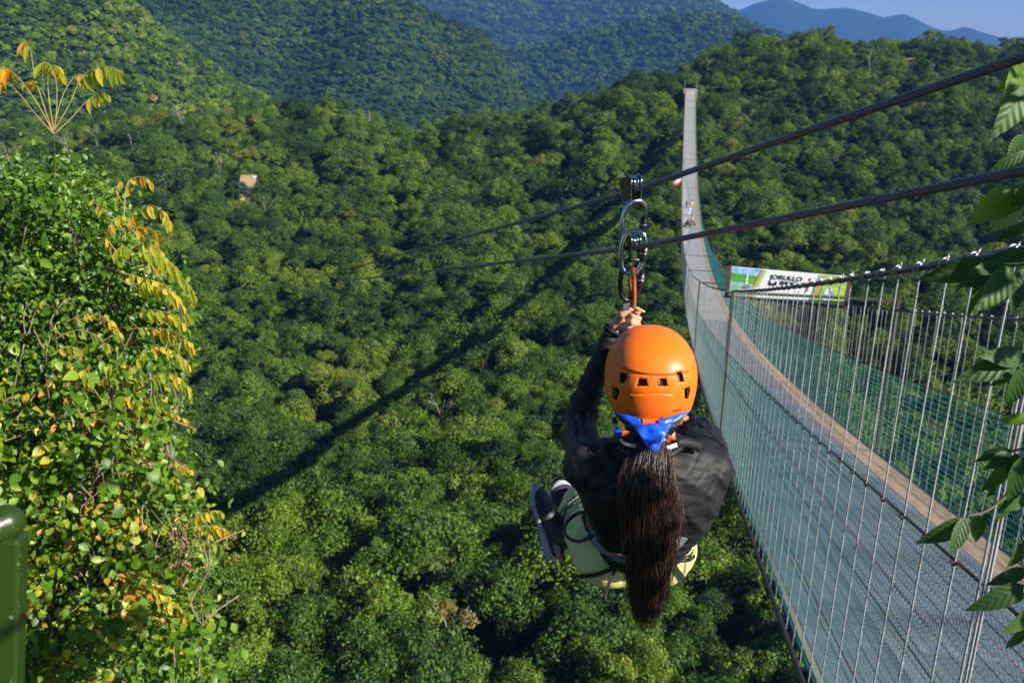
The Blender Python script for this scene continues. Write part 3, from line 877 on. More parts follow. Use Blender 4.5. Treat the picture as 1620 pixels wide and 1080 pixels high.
# ------------------------------------------------------------ banner across the bridge
M_WHITE = mat('banner_white', (.78, .79, .80), .5)
def flat(name, col, rough=.5, n=None, c2=None):
    return mat(name, col, rough, noise_scale=n, col2=c2, detail=3, ramp=(.4, .6))
pl = bridge_pt(21.5, 0.0, 0); dl = proj((pl.x, pl.y, pl.z + 3))[2]
P_BL = W(1152, 466, dl - .15); P_TL = W(1155, 417, dl - .15)
BH = (P_TL - P_BL).length * .93; 
dirb = Vector(BN); # find the width so the right edge lands at the second post
best = min((abs(proj(P_BL + dirb * w)[0] - 1336), w) for w in np.linspace(1.5, 5, 300))[1]
SG = empty('banner_sign', P_BL)
SG.rotation_euler = Matrix((BN, BD, Vector((0, 0, 1)))).transposed().to_euler()
BWI = best
SG.rotation_euler.rotate_axis('Y', R(2.6))
def q_(name, poly, m, off, parent=SG, th=.003):
    n = len(poly); V = [(x * BWI, -off, z * BH) for x, z in poly] + [(x * BWI, -off + th, z * BH) for x, z in poly]
    Fc = [tuple(range(n)), tuple(reversed(range(n, 2 * n)))] + [(i, i + n, (i + 1) % n + n, (i + 1) % n) for i in range(n)]
    me = mesh_of(name, V, Fc); return link(name, me, m, parent)
pan = q_('panel', [(0, 0), (1, 0), (1, 1), (0, 1)], M_WHITE, 0, th=.03)
q_('printed_sky', [(.005, .72), (.27, .72), (.275, .99), (.005, .99)], flat('print_sky', (.10, .36, .85), n=6, c2=(.45, .65, .9)), .004)
q_('printed_jungle', [(.005, .42), (.245, .42), (.27, .74), (.005, .80)], flat('print_jungle', (.06, .30, .06), n=9, c2=(.12, .40, .05)), .007)
q_('printed_river', [(.005, .01), (.20, .01), (.245, .43), (.005, .50)], flat('print_river', (.35, .55, .45), n=5, c2=(.16, .42, .28)), .010)
q_('printed_tower', [(.135, .40), (.155, .40), (.152, .80), (.140, .80)], flat('print_cream', (.75, .75, .6)), .013)
q_('printed_quad', [(.105, .17), (.185, .15), (.19, .33), (.165, .42), (.125, .42), (.105, .32)], flat('print_dark', (.03, .05, .08), n=14, c2=(.2, .28, .35)), .013)
for (x, c, nm, w) in [(.205, (.75, .28, .04), 'orange', .022), (.228, (.15, .6, .65), 'aqua', .014), (.243, (.55, .75, .08), 'lime', .014)]:
    q_('printed_stripe', [(x - .03, .01), (x - .03 + w, .01), (x + .055 + w, .99), (x + .055, .99)], flat('print_' + nm, c), .016)
q_('printed_foliage', [(.745, .01), (.995, .01), (.995, .99), (.80, .99)], flat('print_foliage', (.22, .45, .06), n=8, c2=(.45, .60, .12)), .006)
q_('printed_stripe', [(.715, .01), (.737, .01), (.80, .99), (.775, .99)], flat('print_orange2', (.75, .28, .04)), .012)
q_('printed_stripe', [(.700, .01), (.712, .01), (.772, .99), (.757, .99)], flat('print_aqua2', (.2, .6, .65)), .012)
q_('printed_vehicle', [(.80, .12), (.90, .12), (.89, .45), (.86, .62), (.82, .45)], flat('print_white_blue', (.7, .75, .8), n=10, c2=(.1, .2, .45)), .014)
q_('printed_machine', [(.335, .46), (.405, .46), (.405, .62), (.39, .62), (.385, .55), (.355, .55), (.35, .62), (.335, .62)], flat('print_black', (.03, .03, .035)), .010)
q_('printed_exclamation_bar', [(.665, .36), (.675, .36), (.69, .84), (.675, .84)], flat('print_red', (.35, .05, .03)), .012)
def text(body, size, m, parent, loc, rot, name='lettering', ext=.002, bold=.0, sx=1):
    cu = bpy.data.curves.new(name, 'FONT'); cu.body = body; cu.size = size; cu.extrude = ext; cu.offset = bold; cu.resolution_u = 3
    to = bpy.data.objects.new(name, cu); COL.objects.link(to)
    bpy.context.view_layer.update()
    me = bpy.data.meshes.new_from_object(to.evaluated_get(bpy.context.evaluated_depsgraph_get()))
    bpy.data.objects.remove(to); o = link(name, me, m, parent); o.location = loc; o.rotation_euler = rot; o.scale = (sx, 1, 1)
    return o
M_INK = flat('print_ink', (.02, .02, .025))
text('JORULLO', BH * .22, M_INK, SG, (.345 * BWI, -.012, .70 * BH), (R(90), 0, 0), bold=.002, sx=1.15)
text('BRIDGE', BH * .22, M_INK, SG, (.43 * BWI, -.012, .50 * BH), (R(90), 0, 0), bold=.002, sx=1.3)
mb = MB()
mb.box((-.03, .02, BH * .46), (.07, .07, BH * 1.12)); mb.box((BWI + .03, .02, BH * .46), (.07, .07, BH * 1.12))
M_RUST = mat('rust_brown_post', (.10, .045, .03), .7)
for x in (-.04, BWI + .04):
    mb = MB(); mb.box((x, .02, BH * .46 - .0), (.075, .07, BH * 1.12)); mb.build('post', M_RUST, SG)
mb = MB(); mb.box((BWI / 2, .05, -.06), (BWI + .2, .05, .06)); mb.build('rail', M_FRAME, SG)
tag(SG, 'long white banner sign with green pictures and dark lettering across the bridge cables', 'sign')

# ------------------------------------------------------------ zip line ropes
VP = W(440, 456, 1.0).normalized()
D_UP, D_LO = 2.2, 2.2
PU, PL = W(998, 303, D_UP), W(1003, 392, D_LO)
EU, EL = W(1620, 90, .97), W(1620, 270, .97)
def zip_paths(P, E, Yend=215):
    back = (E - P).normalized(); A = P + back * 4.5
    L = Yend / VP.y
    far = [P + VP * t + Vector((0, 0, -.00001 * t)) for t in list(np.geomspace(.02, L, 60))]
    return A, far
M_ZIP = mat('oily_steel_rope', (.11, .11, .115), .40, .5, noise_scale=60, col2=(.20, .12, .065), ramp=(.45, .75), bump=.0004, bump_scale=400)
def laid_rope(name, pts, R0, r, pitch, m, ns=6, step=.006, n=6):
    """six strands wound round a core along a polyline"""
    P = [Vector(p) for p in pts]; seg = [(P[i + 1] - P[i]).length for i in range(len(P) - 1)]; tot = sum(seg)
    N = max(2, int(tot / step)); path = []
    i = 0; acc = 0
    for k in range(N + 1):
        s = tot * k / N
        while i < len(seg) - 1 and s > acc + seg[i]: acc += seg[i]; i += 1
        path.append(P[i].lerp(P[i + 1], min(1, (s - acc) / seg[i])))
    mb = MB()
    for q in range(ns):
        pp = []
        for k, c in enumerate(path):
            t = (path[min(k + 1, N)] - path[max(k - 1, 0)]).normalized(); u = Vector((0, 0, 1)).cross(t).normalized(); w = t.cross(u)
            an = 2 * math.pi * (q / ns + (tot * k / N) / pitch)
            pp.append(c + (u * math.cos(an) + w * math.sin(an)) * R0)
        mb.tube(pp, r, n, False)
    mb.tube(path[::4] + [path[-1]], R0 * .62, 6, False)
    return link(name, mb.mesh(name, True), m)
for P, E, lab in ((PU, EU, 'upper'), (PL, EL, 'lower')):
    A, far = zip_paths(P, E)
    root = empty('zip_line', P); 
    near = catmull([A, E, P], 2) if False else [A, P]
    o = laid_rope('near_rope', [A, P] + [p for p in far if (p - P).length < 2.5], .0042, .0025, .062, M_ZIP, step=.008); rel(o, root)
    mb = MB(); mb.tube([p for p in far if (p - P).length >= 2.0], .0058, 8, False); rel(mb.build('far_rope', M_ZIP, smooth=True), root)
    tag(root, '%s of the two twisted steel zip-line ropes running down into the valley' % lab, 'zip line', 'zip line ropes')
# ------------------------------------------------------------ the rider
def capsule(mb, p0, r0, p1, r1, n=14, m=5):
    p0, p1 = Vector(p0), Vector(p1); d = p1 - p0
    t = d.normalized() if d.length > 1e-6 else Vector((0, 0, 1)); u = t.orthogonal().normalized(); w = t.cross(u)
    rings = []
    for i in range(m): 
        a = math.pi / 2 * (1 - (i + .35) / m); rings.append((p0 - t * math.sin(a) * r0, math.cos(a) * r0))
    for i in range(m):
        a = math.pi / 2 * (i + .65 - .3) / m; rings.append((p1 + t * math.sin(a) * r1, math.cos(a) * r1))
    V = []; Fc = []
    for c, r in rings:
        for k in range(n):
            an = 2 * math.pi * k / n; V.append(c + (u * math.cos(an) + w * math.sin(an)) * r)
    for i in range(len(rings) - 1):
        for k in range(n): Fc.append((i * n + k, i * n + (k + 1) % n, (i + 1) * n + (k + 1) % n, (i + 1) * n + k))
    Fc.append(tuple(reversed(range(n)))); Fc.append(tuple((len(rings) - 1) * n + k for k in range(n)))
    mb.add(V, Fc)
def chain(mb, pts):
    for a, b in zip(pts, pts[1:]): capsule(mb, a[0], a[1], b[0], b[1])
def ellipsoid(mb, c, rx, ry, rz, rot=None, n=20, m=12):
    V = []; Fc = []
    for i in range(1, m):
        th = math.pi * i / m
        for k in range(n):
            ph = 2 * math.pi * k / n
            v = Vector((rx * math.sin(th) * math.cos(ph), ry * math.sin(th) * math.sin(ph), rz * math.cos(th)))
            V.append(Vector(c) + (rot @ v if rot else v))
    top = Vector((0, 0, rz)); V.append(Vector(c) + (rot @ top if rot else top)); V.append(Vector(c) - (rot @ top if rot else top))
    for i in range(m - 2):
        for k in range(n): Fc.append((i * n + k, (i + 1) * n + k, (i + 1) * n + (k + 1) % n, i * n + (k + 1) % n))
    t = len(V) - 2
    for k in range(n): Fc.append((t, k, (k + 1) % n)); Fc.append((t + 1, (m - 2) * n + (k + 1) % n, (m - 2) * n + k))
    mb.add(V, Fc)
def loft(mb, secs, n=32, sup=2.3):
    """secs: (centre, half width, half depth, x axis, depth axis)"""
    V = []; Fc = []
    for c, a, b, X, Y_ in secs:
        for k in range(n):
            an = 2 * math.pi * k / n; ca, sa = math.cos(an), math.sin(an)
            V.append(Vector(c) + X * a * math.copysign(abs(ca) ** (2 / sup), ca) + Y_ * b * math.copysign(abs(sa) ** (2 / sup), sa))
    m = len(secs)
    for i in range(m - 1):
        for k in range(n): Fc.append((i * n + k, i * n + (k + 1) % n, (i + 1) * n + (k + 1) % n, (i + 1) * n + k))
    Fc.append(tuple(reversed(range(n)))); Fc.append(tuple((m - 1) * n + k for k in range(n)))
    mb.add(V, Fc)
def organic(name, mb, voxel, smooth_it, m, parent, disp=None, factor=.5):
    o = link(name, mb.mesh(name))
    bmh = bmesh.new(); bmh.from_mesh(o.data); bmesh.ops.recalc_face_normals(bmh, faces=bmh.faces); bmh.to_mesh(o.data); bmh.free()
    r = o.modifiers.new('r', 'REMESH'); r.mode = 'VOXEL'; r.voxel_size = voxel
    if smooth_it:
        q = o.modifiers.new('s', 'SMOOTH'); q.factor = factor; q.iterations = smooth_it
    bpy.context.view_layer.update()
    dg = bpy.context.evaluated_depsgraph_get()
    me = bpy.data.meshes.new_from_object(o.evaluated_get(dg)); me.name = name
    o.modifiers.clear(); o.data = me
    if disp:
        n = len(me.vertices); co = np.empty(n * 3); no = np.empty(n * 3)
        me.vertices.foreach_get('co', co); me.vertices.foreach_get('normal', no)
        co = co.reshape(-1, 3); no = no.reshape(-1, 3)
        co = co + no * disp(co)[:, None]; me.vertices.foreach_set('co', co.ravel())
    me.polygons.foreach_set('use_smooth', [True] * len(me.polygons)); me.update()
    me.materials.clear(); me.materials.append(m)
    if parent is not None: rel(o, parent)
    return o

M_SKIN = mat('skin', (.52, .29, .18), .5, noise_scale=30, col2=(.42, .21, .13))
M_SKIN.node_tree.nodes['Principled BSDF'].inputs['Subsurface Weight'].default_value = .12
M_SKIN.node_tree.nodes['Principled BSDF'].inputs['Subsurface Radius'].default_value = (.01, .004, .002)
M_JACKET = mat('black_softshell', (.0085, .0085, .0095), .58, spec=.36, noise_scale=18, col2=(.012, .012, .0135), bump=.0006, bump_scale=900)
M_PANTS = mat('pale_lime_cloth', (.64, .60, .21), .8, noise_scale=10, col2=(.56, .53, .19), bump=.0012, bump_scale=220)
M_BLACKST = mat('black_webbing', (.012, .012, .013), .7, bump=.0004, bump_scale=800)
M_GREYST = mat('grey_webbing', (.16, .17, .18), .7, bump=.0004, bump_scale=800)
M_ORANGE = mat('orange_tab', (.75, .12, .02), .45)
M_SHOE = mat('black_shoe_knit', (.014, .014, .018), .55, noise_scale=50, col2=(.03, .03, .036), bump=.0008, bump_scale=350)
M_SOLE = mat('grey_white_sole', (.30, .32, .37), .55, noise_scale=20, col2=(.22, .24, .29))
M_HELMET = mat('orange_helmet_shell', (.90, .165, .008), .40, spec=.4, noise_scale=300, col2=(.86, .155, .008), bump=.00012, bump_scale=500)
M_BLUE = mat('bright_blue_satin', (.010, .10, .70), .32, spec=.6, noise_scale=25, col2=(.008, .075, .58), bump=.0015, bump_scale=28)
M_FOAM = mat('dark_foam', (.02, .012, .012), .8)
M_BLKPL = mat('black_plastic', (.015, .016, .018), .35)
M_CREAM = mat('cream_band', (.75, .70, .50), .6)

PER = empty('person', W(1005, 880, 2.38))
tag(PER, 'woman in orange helmet and black jacket hanging from the zip line, long dark ponytail', 'person')
X0 = Vector((1, 0, 0)); AX = (W(1028, 690, 2.10) - W(1000, 890, 2.36)).normalized(); DY = AX.cross(X0).normalized() * -1
XS = X0
def torso_secs(grow=0.0):
    T = [(694, 1034, 26, .045, 2.080), (702, 1034, 44, .055, 2.085), (712, 1033, 74, .068, 2.09), (728, 1031, 100, .082, 2.10), (750, 1029, 113, .095, 2.12), (778, 1029, 112, .104, 2.16),
         (806, 1027, 98, .104, 2.21), (832, 1021, 80, .10, 2.26), (852, 1016, 68, .098, 2.30), (868, 1013, 60, .09, 2.33)]
    return [(W(u, v, d), hw * d / F + grow, hd + grow, XS, DY) for v, u, hw, hd, d in T]

# ---- jacket
def jacket_disp(co):
    out = np.zeros(len(co))
    eL = np.array(W(914, 668, 2.36)); sL = np.array(W(932, 735, 2.13)); wL = np.array(W(968, 530, 2.30)); eR = np.array(W(1106, 685, 2.40))
    for i, p in enumerate(co):
        v = Vector(p)
        a = noise.noise(v * 9.0) * .006 + noise.noise(v * 26) * .0022
        # folds round the elbow of the raised arm
        d = np.linalg.norm(p - eL)
        if d < .16:
            q = Vector((p[0] * 12 + p[2] * 6, p[1] * 8, p[2] * 55 - p[0] * 10))
            a += (1 - d / .16) * .013 * (abs(noise.noise(q)) * 2 - .35)
        d = np.linalg.norm(p - sL)
        if d < .14:
            q = Vector((p[0] * 34 + p[2] * 22, p[1] * 10, p[2] * 30 - p[0] * 22)); a += (1 - d / .14) * .011 * noise.noise(q)
        d = np.linalg.norm(p - eR)
        if d < .17:
            q = Vector((p[0] * 48, p[1] * 12, p[2] * 26 + p[0] * 30)); a += (1 - d / .17) * .014 * (abs(noise.noise(q)) * 2 - .5)
        q = Vector((p[0] * 14 + 3, p[1] * 9, p[2] * 22 + p[0] * 14)); a += .006 * (1 - abs(noise.noise(q)) * 3) * .5
        # long creases down the forearm and across the back
        q = Vector((p[0] * 20 - p[2] * 16, p[1] * 6, p[2] * 9)); a -= .0028 * max(0, 1 - abs(noise.noise(q)) * 6)
        q = Vector((p[0] * 7 + p[2] * 18, p[1] * 5 + 4, p[2] * 16)); a -= .0022 * max(0, 1 - abs(noise.noise(q)) * 6)
        out[i] = a
    return out
jm = MB()
loft(jm, torso_secs(.004))
SHL, ELL, WRL = W(934, 738, 2.13), W(917, 664, 2.36), W(966, 534, 2.31)
SHR, ELR, WRR = W(1118, 742, 2.13), W(1106, 688, 2.42), W(1035, 640, 2.48)
chain(jm, [(W(985, 722, 2.11), .050), (SHL, .064)]); chain(jm, [(W(1080, 722, 2.11), .050), (SHR, .066)])
capsule(jm, W(940, 750, 2.14), .062, W(960, 790, 2.2), .06); capsule(jm, W(1112, 752, 2.14), .066, W(1085, 795, 2.2), .06)
chain(jm, [(SHL, .062), (W(921, 700, 2.26), .045), (ELL, .0365), (W(933, 618, 2.355), .0355), (W(951, 570, 2.33), .030), (WRL, .0265)])
chain(jm, [(SHR, .064), (W(1114, 705, 2.28), .054), (ELR, .050), (W(1085, 672, 2.46), .044), (WRR, .034)])
JK = organic('jacket', jm, .0044, 6, M_JACKET, PER, jacket_disp)
# open hem, cuff and collar bands
def ring_band(c, a, b, X, Y_, h, th, name, m, n=40, up=None, sup=2.3):
    V = []; Fc = []; Z = up or X.cross(Y_).normalized()
    for (off, g) in ((0, 0), (h, 0), (h, th), (0, th)):
        for k in range(n):
            an = 2 * math.pi * k / n; ca, sa = math.cos(an), math.sin(an)
            V.append(Vector(c) + Z * off + X * (a + g) * math.copysign(abs(ca) ** (2 / sup), ca) + Y_ * (b + g) * math.copysign(abs(sa) ** (2 / sup), sa))
    for i in range(4):
        for k in range(n): Fc.append((i * n + k, i * n + (k + 1) % n, ((i + 1) % 4) * n + (k + 1) % n, ((i + 1) % 4) * n + k))
    o = link(name, mesh_of(name, V, Fc, True), m); bmh = bmesh.new(); bmh.from_mesh(o.data); bmesh.ops.recalc_face_normals(bmh, faces=bmh.faces); bmh.to_mesh(o.data); bmh.free()
    return rel(o, PER)
tiltc = Matrix.Rotation(R(-14), 3, 'X')
lp = MB(); lp.ribbon(catmull([W(1072, 700, 2.02), W(1086, 700, 2.03), W(1100, 704, 2.045), W(1108, 710, 2.055)], 5), [Vector((0, -1, .5))] * 16, .020, .003); rel(lp.build('collar_flap', M_JACKET, smooth=True), PER)
for (pts_, nm) in (([W(1034, 735, 1.99), W(1032, 780, 2.045), W(1026, 830, 2.13)], 'seam'),):
    pass
cu_ = MB(); cu_.tube([W(978, 708, 2.045), W(990, 716, 2.02), W(1012, 722, 2.0), W(1035, 724, 1.995), W(1060, 720, 2.0), W(1078, 706, 2.03), W(1076, 694, 2.07)], [.006, .008, .009, .009, .009, .008, .006], 8)
rel(cu_.build('collar', M_JACKET, smooth=True), PER)

# ---- trousers
pm = MB()
PEL = W(1006, 872, 2.42)
ellipsoid(pm, PEL, .155, .115, .10)
ellipsoid(pm, W(962, 872, 2.40), .088, .11, .094); ellipsoid(pm, W(1048, 868, 2.40), .082, .11, .094)
KNL, ANL = W(920, 796, 2.84), W(882, 862, 2.64)
chain(pm, [(W(958, 868, 2.42), .098), (W(935, 835, 2.62), .086), (KNL, .066)])
chain(pm, [(KNL, .064), (W(902, 826, 2.74), .054), (ANL, .040)])
KNR, ANR = W(1010, 760, 2.86), W(925, 812, 2.86)
chain(pm, [(W(1050, 866, 2.42), .092), (W(1035, 815, 2.62), .084), (KNR, .064), (ANR, .045)])
loft(pm, [(W(1013, 866, 2.34), .10, .085, XS, DY), (W(1010, 840, 2.30), .088, .08, XS, DY)])
def pants_disp(co):
    out = np.zeros(len(co))
    for i, p in enumerate(co):
        v = Vector(p); out[i] = noise.noise(v * 8) * .004 + noise.noise(Vector((p[0] * 30, p[1] * 12, p[2] * 18))) * .0016
    return out
PT = organic('trousers', pm, .006, 6, M_PANTS, PER, pants_disp)

# ---- body: one continuous skin surface from head to feet
bm_ = MB()
HEAD = W(1029, 600, 2.135)
ellipsoid(bm_, HEAD + Vector((0, .01, .0)), .078, .098, .105)
ellipsoid(bm_, HEAD + Vector((0, .055, -.06)), .052, .05, .06)           # jaw
capsule(bm_, HEAD + Vector((0, .105, -.005)), .011, HEAD + Vector((0, .122, -.03)), .014)   # nose
for s in (-1, 1): ellipsoid(bm_, HEAD + Vector((s * .080, -.005, -.02)), .010, .02, .032)   # ears
chain(bm_, [(HEAD + Vector((0, -.01, -.05)), .058), (W(1034, 690, 2.11), .052), (W(1033, 720, 2.12), .06)])
loft(bm_, torso_secs(-.012))
chain(bm_, [(W(985, 722, 2.11), .04), (SHL, .040), (ELL, .022), (W(951, 570, 2.335), .018), (WRL, .0165), (W(972, 522, 2.31), .0185), (W(979, 512, 2.31), .019)])
chain(bm_, [(W(1080, 722, 2.11), .04), (SHR, .040), (ELR, .030), (WRR, .024), (W(1020, 628, 2.48), .02)])
ellipsoid(bm_, PEL, .135, .095, .085)
chain(bm_, [(W(958, 868, 2.42), .08), (KNL, .052), (ANL, .028), (W(872, 862, 2.64), .022), (W(866, 810, 2.645), .016)])
chain(bm_, [(W(1050, 866, 2.42), .08), (KNR, .05), (ANR, .030)])
# raised hand: palm, four curled fingers and a thumb round the handle
HB = 2.305
def fin(mb, ps, r):
    for (a, ra), (b, rb) in zip(zip(ps, r), zip(ps[1:], r[1:])): capsule(mb, a, ra, b, rb, 10, 4)
capsule(bm_, W(975, 516, HB), .0185, W(988, 500, HB + .004), .0165)
capsule(bm_, W(980, 522, HB), .0150, W(993, 512, HB + .006), .0135)
ps_list = [  # knuckle, middle joint, tip of each finger, wrapping over the handle from the left to the near right
    ([W(984, 494, 2.315), W(999, 489, 2.288), W(1010, 493, 2.296), W(1007, 495, 2.320)], (.0098, .0092, .0082, .0072)),
    ([W(986, 502, 2.300), W(1001, 500, 2.268), W(1011, 504, 2.284), W(1006, 505, 2.315)], (.0098, .0090, .0080, .0070)),
    ([W(984, 510, 2.295), W(1000, 511, 2.264), W(1010, 514, 2.282), W(1004, 515, 2.312)], (.0095, .0088, .0078, .0070)),
    ([W(982, 518, 2.292), W(996, 521, 2.266), W(1006, 523, 2.284), W(1001, 523, 2.31)], (.0085, .0078, .0070, .0062))]
for ps, r in ps_list: fin(bm_, ps, r)
fin(bm_, [W(978, 508, 2.29), W(984, 497, 2.262), W(997, 488, 2.258), W(1009, 489, 2.262)], (.0115, .0105, .0088, .0070))
# right hand holds the strap in front of the face
for k in range(4):
    fin(bm_, [W(1018, 618 + k * 9, 2.47), W(1006, 617 + k * 9, 2.45), W(1000, 620 + k * 9, 2.47)], (.010, .009, .008))
fin(bm_, [W(1022, 625, 2.46), W(1012, 608, 2.45), W(1004, 606, 2.46)], (.011, .010, .008))
BODY = organic('body', bm_, .0030, 2, M_SKIN, PER)
mb = MB(); p0 = W(1008, 488.5, 2.252); 
capsule(mb, p0, .0050, W(1019, 493, 2.250), .0028, 8, 3); rel(mb.build('fingernail', mat('gold_nail', (.75, .50, .14), .22, .2), smooth=True), PER)
mb = MB(); capsule(mb, W(971, 526, 2.288), .004, W(981, 533, 2.282), .003, 8, 3); 
rg = [WRL + (W(974, 520, 2.3) - WRL).normalized() * .018 + (Vector((1, .1, .5)).normalized() * math.cos(a_) + Vector((0, 1, -.2)).normalized() * math.sin(a_)) * .0215 for a_ in np.linspace(0, 6.283, 19)[:-1]]
mb = MB(); mb.tube(rg, .0022, 6, closed=True); rel(mb.build('bracelet', M_ORANGE), PER)
# eyes and mouth
for s in (-1, 1):
    mb = MB(); ellipsoid(mb, HEAD + Vector((s * .030, .098, .008)), .011, .008, .007); rel(mb.build('eye', M_CREAM, smooth=True), PER)
mb = MB(); capsule(mb, HEAD + Vector((-.02, .103, -.062)), .005, HEAD + Vector((.02, .103, -.062)), .005); rel(mb.build('lips', mat('lips', (.45, .12, .10), .4), smooth=True), PER)

# cuff on the left sleeve
ax_ = (WRL - W(950, 570, 2.33)).normalized(); xx = ax_.orthogonal().normalized(); yy = ax_.cross(xx)
ring_band(WRL + ax_ * .016, .0268, .0268, xx, yy, .012, .0018, 'cuff', M_JACKET, 28, ax_, 2)

# ---- shoes
def shoe(heel, toe, solev, nm_parent):
    L = (toe - heel); ln = L.length; L = L.normalized(); S = (solev - L * solev.dot(L)).normalized(); B = L.cross(S)
    um = MB(); secs = []
    for t, w, h, o in [(-.02, .020, .020, .028), (.05, .031, .034, .034), (.2, .035, .046, .046), (.38, .035, .044, .044), (.55, .038, .034, .034), (.75, .041, .026, .027), (.9, .035, .021, .022), (1.0, .018, .012, .015)]:
        secs.append((heel + L * ln * t - S * (o - .030), w, h * .92, B, S))
    loft(um, secs, 24, 2.2)
    capsule(um, heel + L * ln * .22 - S * .045, .033, heel + L * ln * .20 - S * .095, .030)
    g = empty('shoe', heel); g.parent = PER; g.location = heel - PER.location
    up = organic('shoe_upper', um, .004, 4, M_SHOE, None); up.parent = g; up.location = -heel
    sm = MB(); secs = []
    for t, w in [(-.06, .020), (-.02, .029), (.08, .036), (.25, .035), (.42, .033), (.6, .039), (.78, .042), (.93, .035), (1.02, .020), (1.05, .009)]:
        rock = .007 * (max(0, t - .7) / .3) ** 2
        secs.append((heel + L * ln * t + S * (.018 - rock), w, .0118 + .006 * max(0, 1 - t * 2), B, S))
    loft(sm, secs, 24, 3.2)
    so = organic('sole', sm, .003, 2, M_SOLE, None); so.parent = g; so.location = -heel
    for k in range(4):
        c = heel + L * ln * (.36 + k * .085) - S * (.050 - k * .0068)
        q = MB(); q.tube([c - B * .022, c - S * .006, c + B * .022], .0022, 5); ls = q.build('lace', M_BLKPL); ls.parent = g; ls.location = -heel
    return g
shoe(W(882, 876, 2.63), W(853, 768, 2.64), Vector((-.93, .32, -.22)), None)
shoe(W(905, 850, 2.90), W(887, 764, 2.90), Vector((-.25, .9, -.3)), None)

# ---- helmet
HC = W(1029, 596, 2.13)
HROT = Matrix.Rotation(R(9), 3, 'X') @ Matrix.Rotation(R(1.2), 3, 'Y')
RX, RYb, RYf, RZ = .1085, .125, .135, .118
BR_Z = -.40
def hpoint(th, ph, off=0.0):
    """th from the crown down (0..), ph: 0 = right, 90 deg = front"""
    q = Vector((math.sin(th) * math.cos(ph), math.sin(th) * math.sin(ph), math.cos(th)))
    ry = RYf if q.y > 0 else RYb
    # slightly boxy sides
    e = 2.25
    s = (abs(q.x) ** e + abs(q.y) ** e + abs(q.z) ** e) ** (-1 / e)
    q2 = q * s
    return Vector((q2.x * (RX + off), q2.y * (ry + off), q2.z * (RZ + off))), q
CB = Vector((0, -math.cos(R(66)), math.sin(R(66)))); E1 = Vector((1, 0, 0)); E2 = CB.cross(E1)
def plate(q):
    a = q.dot(E1) / .80; b = q.dot(E2) / .53
    if q.dot(CB) < 0: return 9
    return math.sqrt(a * a + b * b)
HV = [ # holes: photo pixels
    [(981, 590), (990, 590), (993, 597), (988, 605), (981, 605)],
    [(1011, 599), (1022, 599), (1024, 610), (1008, 610)],
    [(1042, 599), (1053, 599), (1056, 610), (1041, 610)],
    [(1069, 590), (1078, 588), (1082, 603), (1074, 604)]]
_c = lambda P: (sum(q[0] for q in P) / len(P), sum(q[1] for q in P) / len(P))
HV = [[(_c(P)[0] + (x - _c(P)[0]) * 1.12, _c(P)[1] + (y - _c(P)[1]) * 1.12) for x, y in P] for P in HV]
HI = [[(968, 610), (975, 612), (980, 618), (976, 633), (970, 632)], [(1082, 613), (1091, 609), (1092, 618), (1088, 632), (1083, 631)]]
def inpoly(x, y, P):
    c = False
    for i in range(len(P)):
        x1, y1 = P[i]; x2, y2 = P[i - 1]
        if (y1 > y) != (y2 > y) and x < (x2 - x1) * (y - y1) / (y2 - y1) + x1: c = not c
    return c
def pdist(x, y, P):
    d = 1e9
    for i in range(len(P)):
        x1, y1 = P[i]; x2, y2 = P[i - 1]; L2 = (x2 - x1) ** 2 + (y2 - y1) ** 2
        t = max(0, min(1, ((x - x1) * (x2 - x1) + (y - y1) * (y2 - y1)) / L2)); d = min(d, math.hypot(x - x1 - t * (x2 - x1), y - y1 - t * (y2 - y1)))
    return -d if inpoly(x, y, P) else d
NT, NP = 250, 560
V = []; ok = []
for i in range(NT + 1):
    for k in range(NP):
        ph = 2 * math.pi * k / NP
        thm = math.acos(max(-1, BR_Z - .05 * max(0, -math.sin(ph)) + .28 * max(0, math.sin(ph)) ** 2))
        th = thm * i / NT
        p, q = hpoint(th, ph)
        pl_ = plate(q); off = 0
        if q.y < .6:
            off += .0042 * (1 / (1 + math.exp(min(60, (pl_ - 1) * 110))))      # raised crown plate
            off -= .0015 * math.exp(-((pl_ - 1.035) / .025) ** 2)
        lowt = i / NT
        off += .0022 * (1 / (1 + math.exp(-(lowt - .94) * 90)))       # rolled brim
        Wp = HC + HROT @ p; u, v, d = proj(Wp)
        nrm = (HROT @ q)
        face = nrm.dot(Wp) < 0
        hole = 9
        if face and 950 < u < 1105 and v > 575:
            for P in HV: hole = min(hole, pdist(u, v, P))
            for P in HI: hole = min(hole, pdist(u, v, P))
            # crease across the back and the raised lower back panel
            vc = 623.5 - 1.2 * (1 - ((u - 1031) / 32) ** 2)
            if 999 < u < 1064: off -= .0012 * math.exp(-((v - vc) / 1.2) ** 2)
            if 995 < u < 1068 and v > vc: off += .0013 * min(1, (v - vc) / 3) * min(1, (1068 - u) / 6) * min(1, (u - 995) / 6)
            # dished surround of the holes
            if 0 < hole < 3: off -= .0012 * (1 - hole / 3)
        P3 = HC + HROT @ (p + (p.normalized()) * off)
        if face and abs(hole) < .8:       # pull grid points onto the rim of the opening
            best_ = min((HV + HI), key=lambda P: abs(pdist(u, v, P)))
            d0 = pdist(u, v, best_); gx = pdist(u + .2, v, best_) - pdist(u - .2, v, best_); gy = pdist(u, v + .2, best_) - pdist(u, v - .2, best_)
            gl = math.hypot(gx, gy) or 1
            u3, v3, d3 = proj(P3); P3 = W(u3 - d0 * gx / gl, v3 - d0 * gy / gl, d3); hole = .0
        V.append(P3); ok.append(hole)
Fc = []
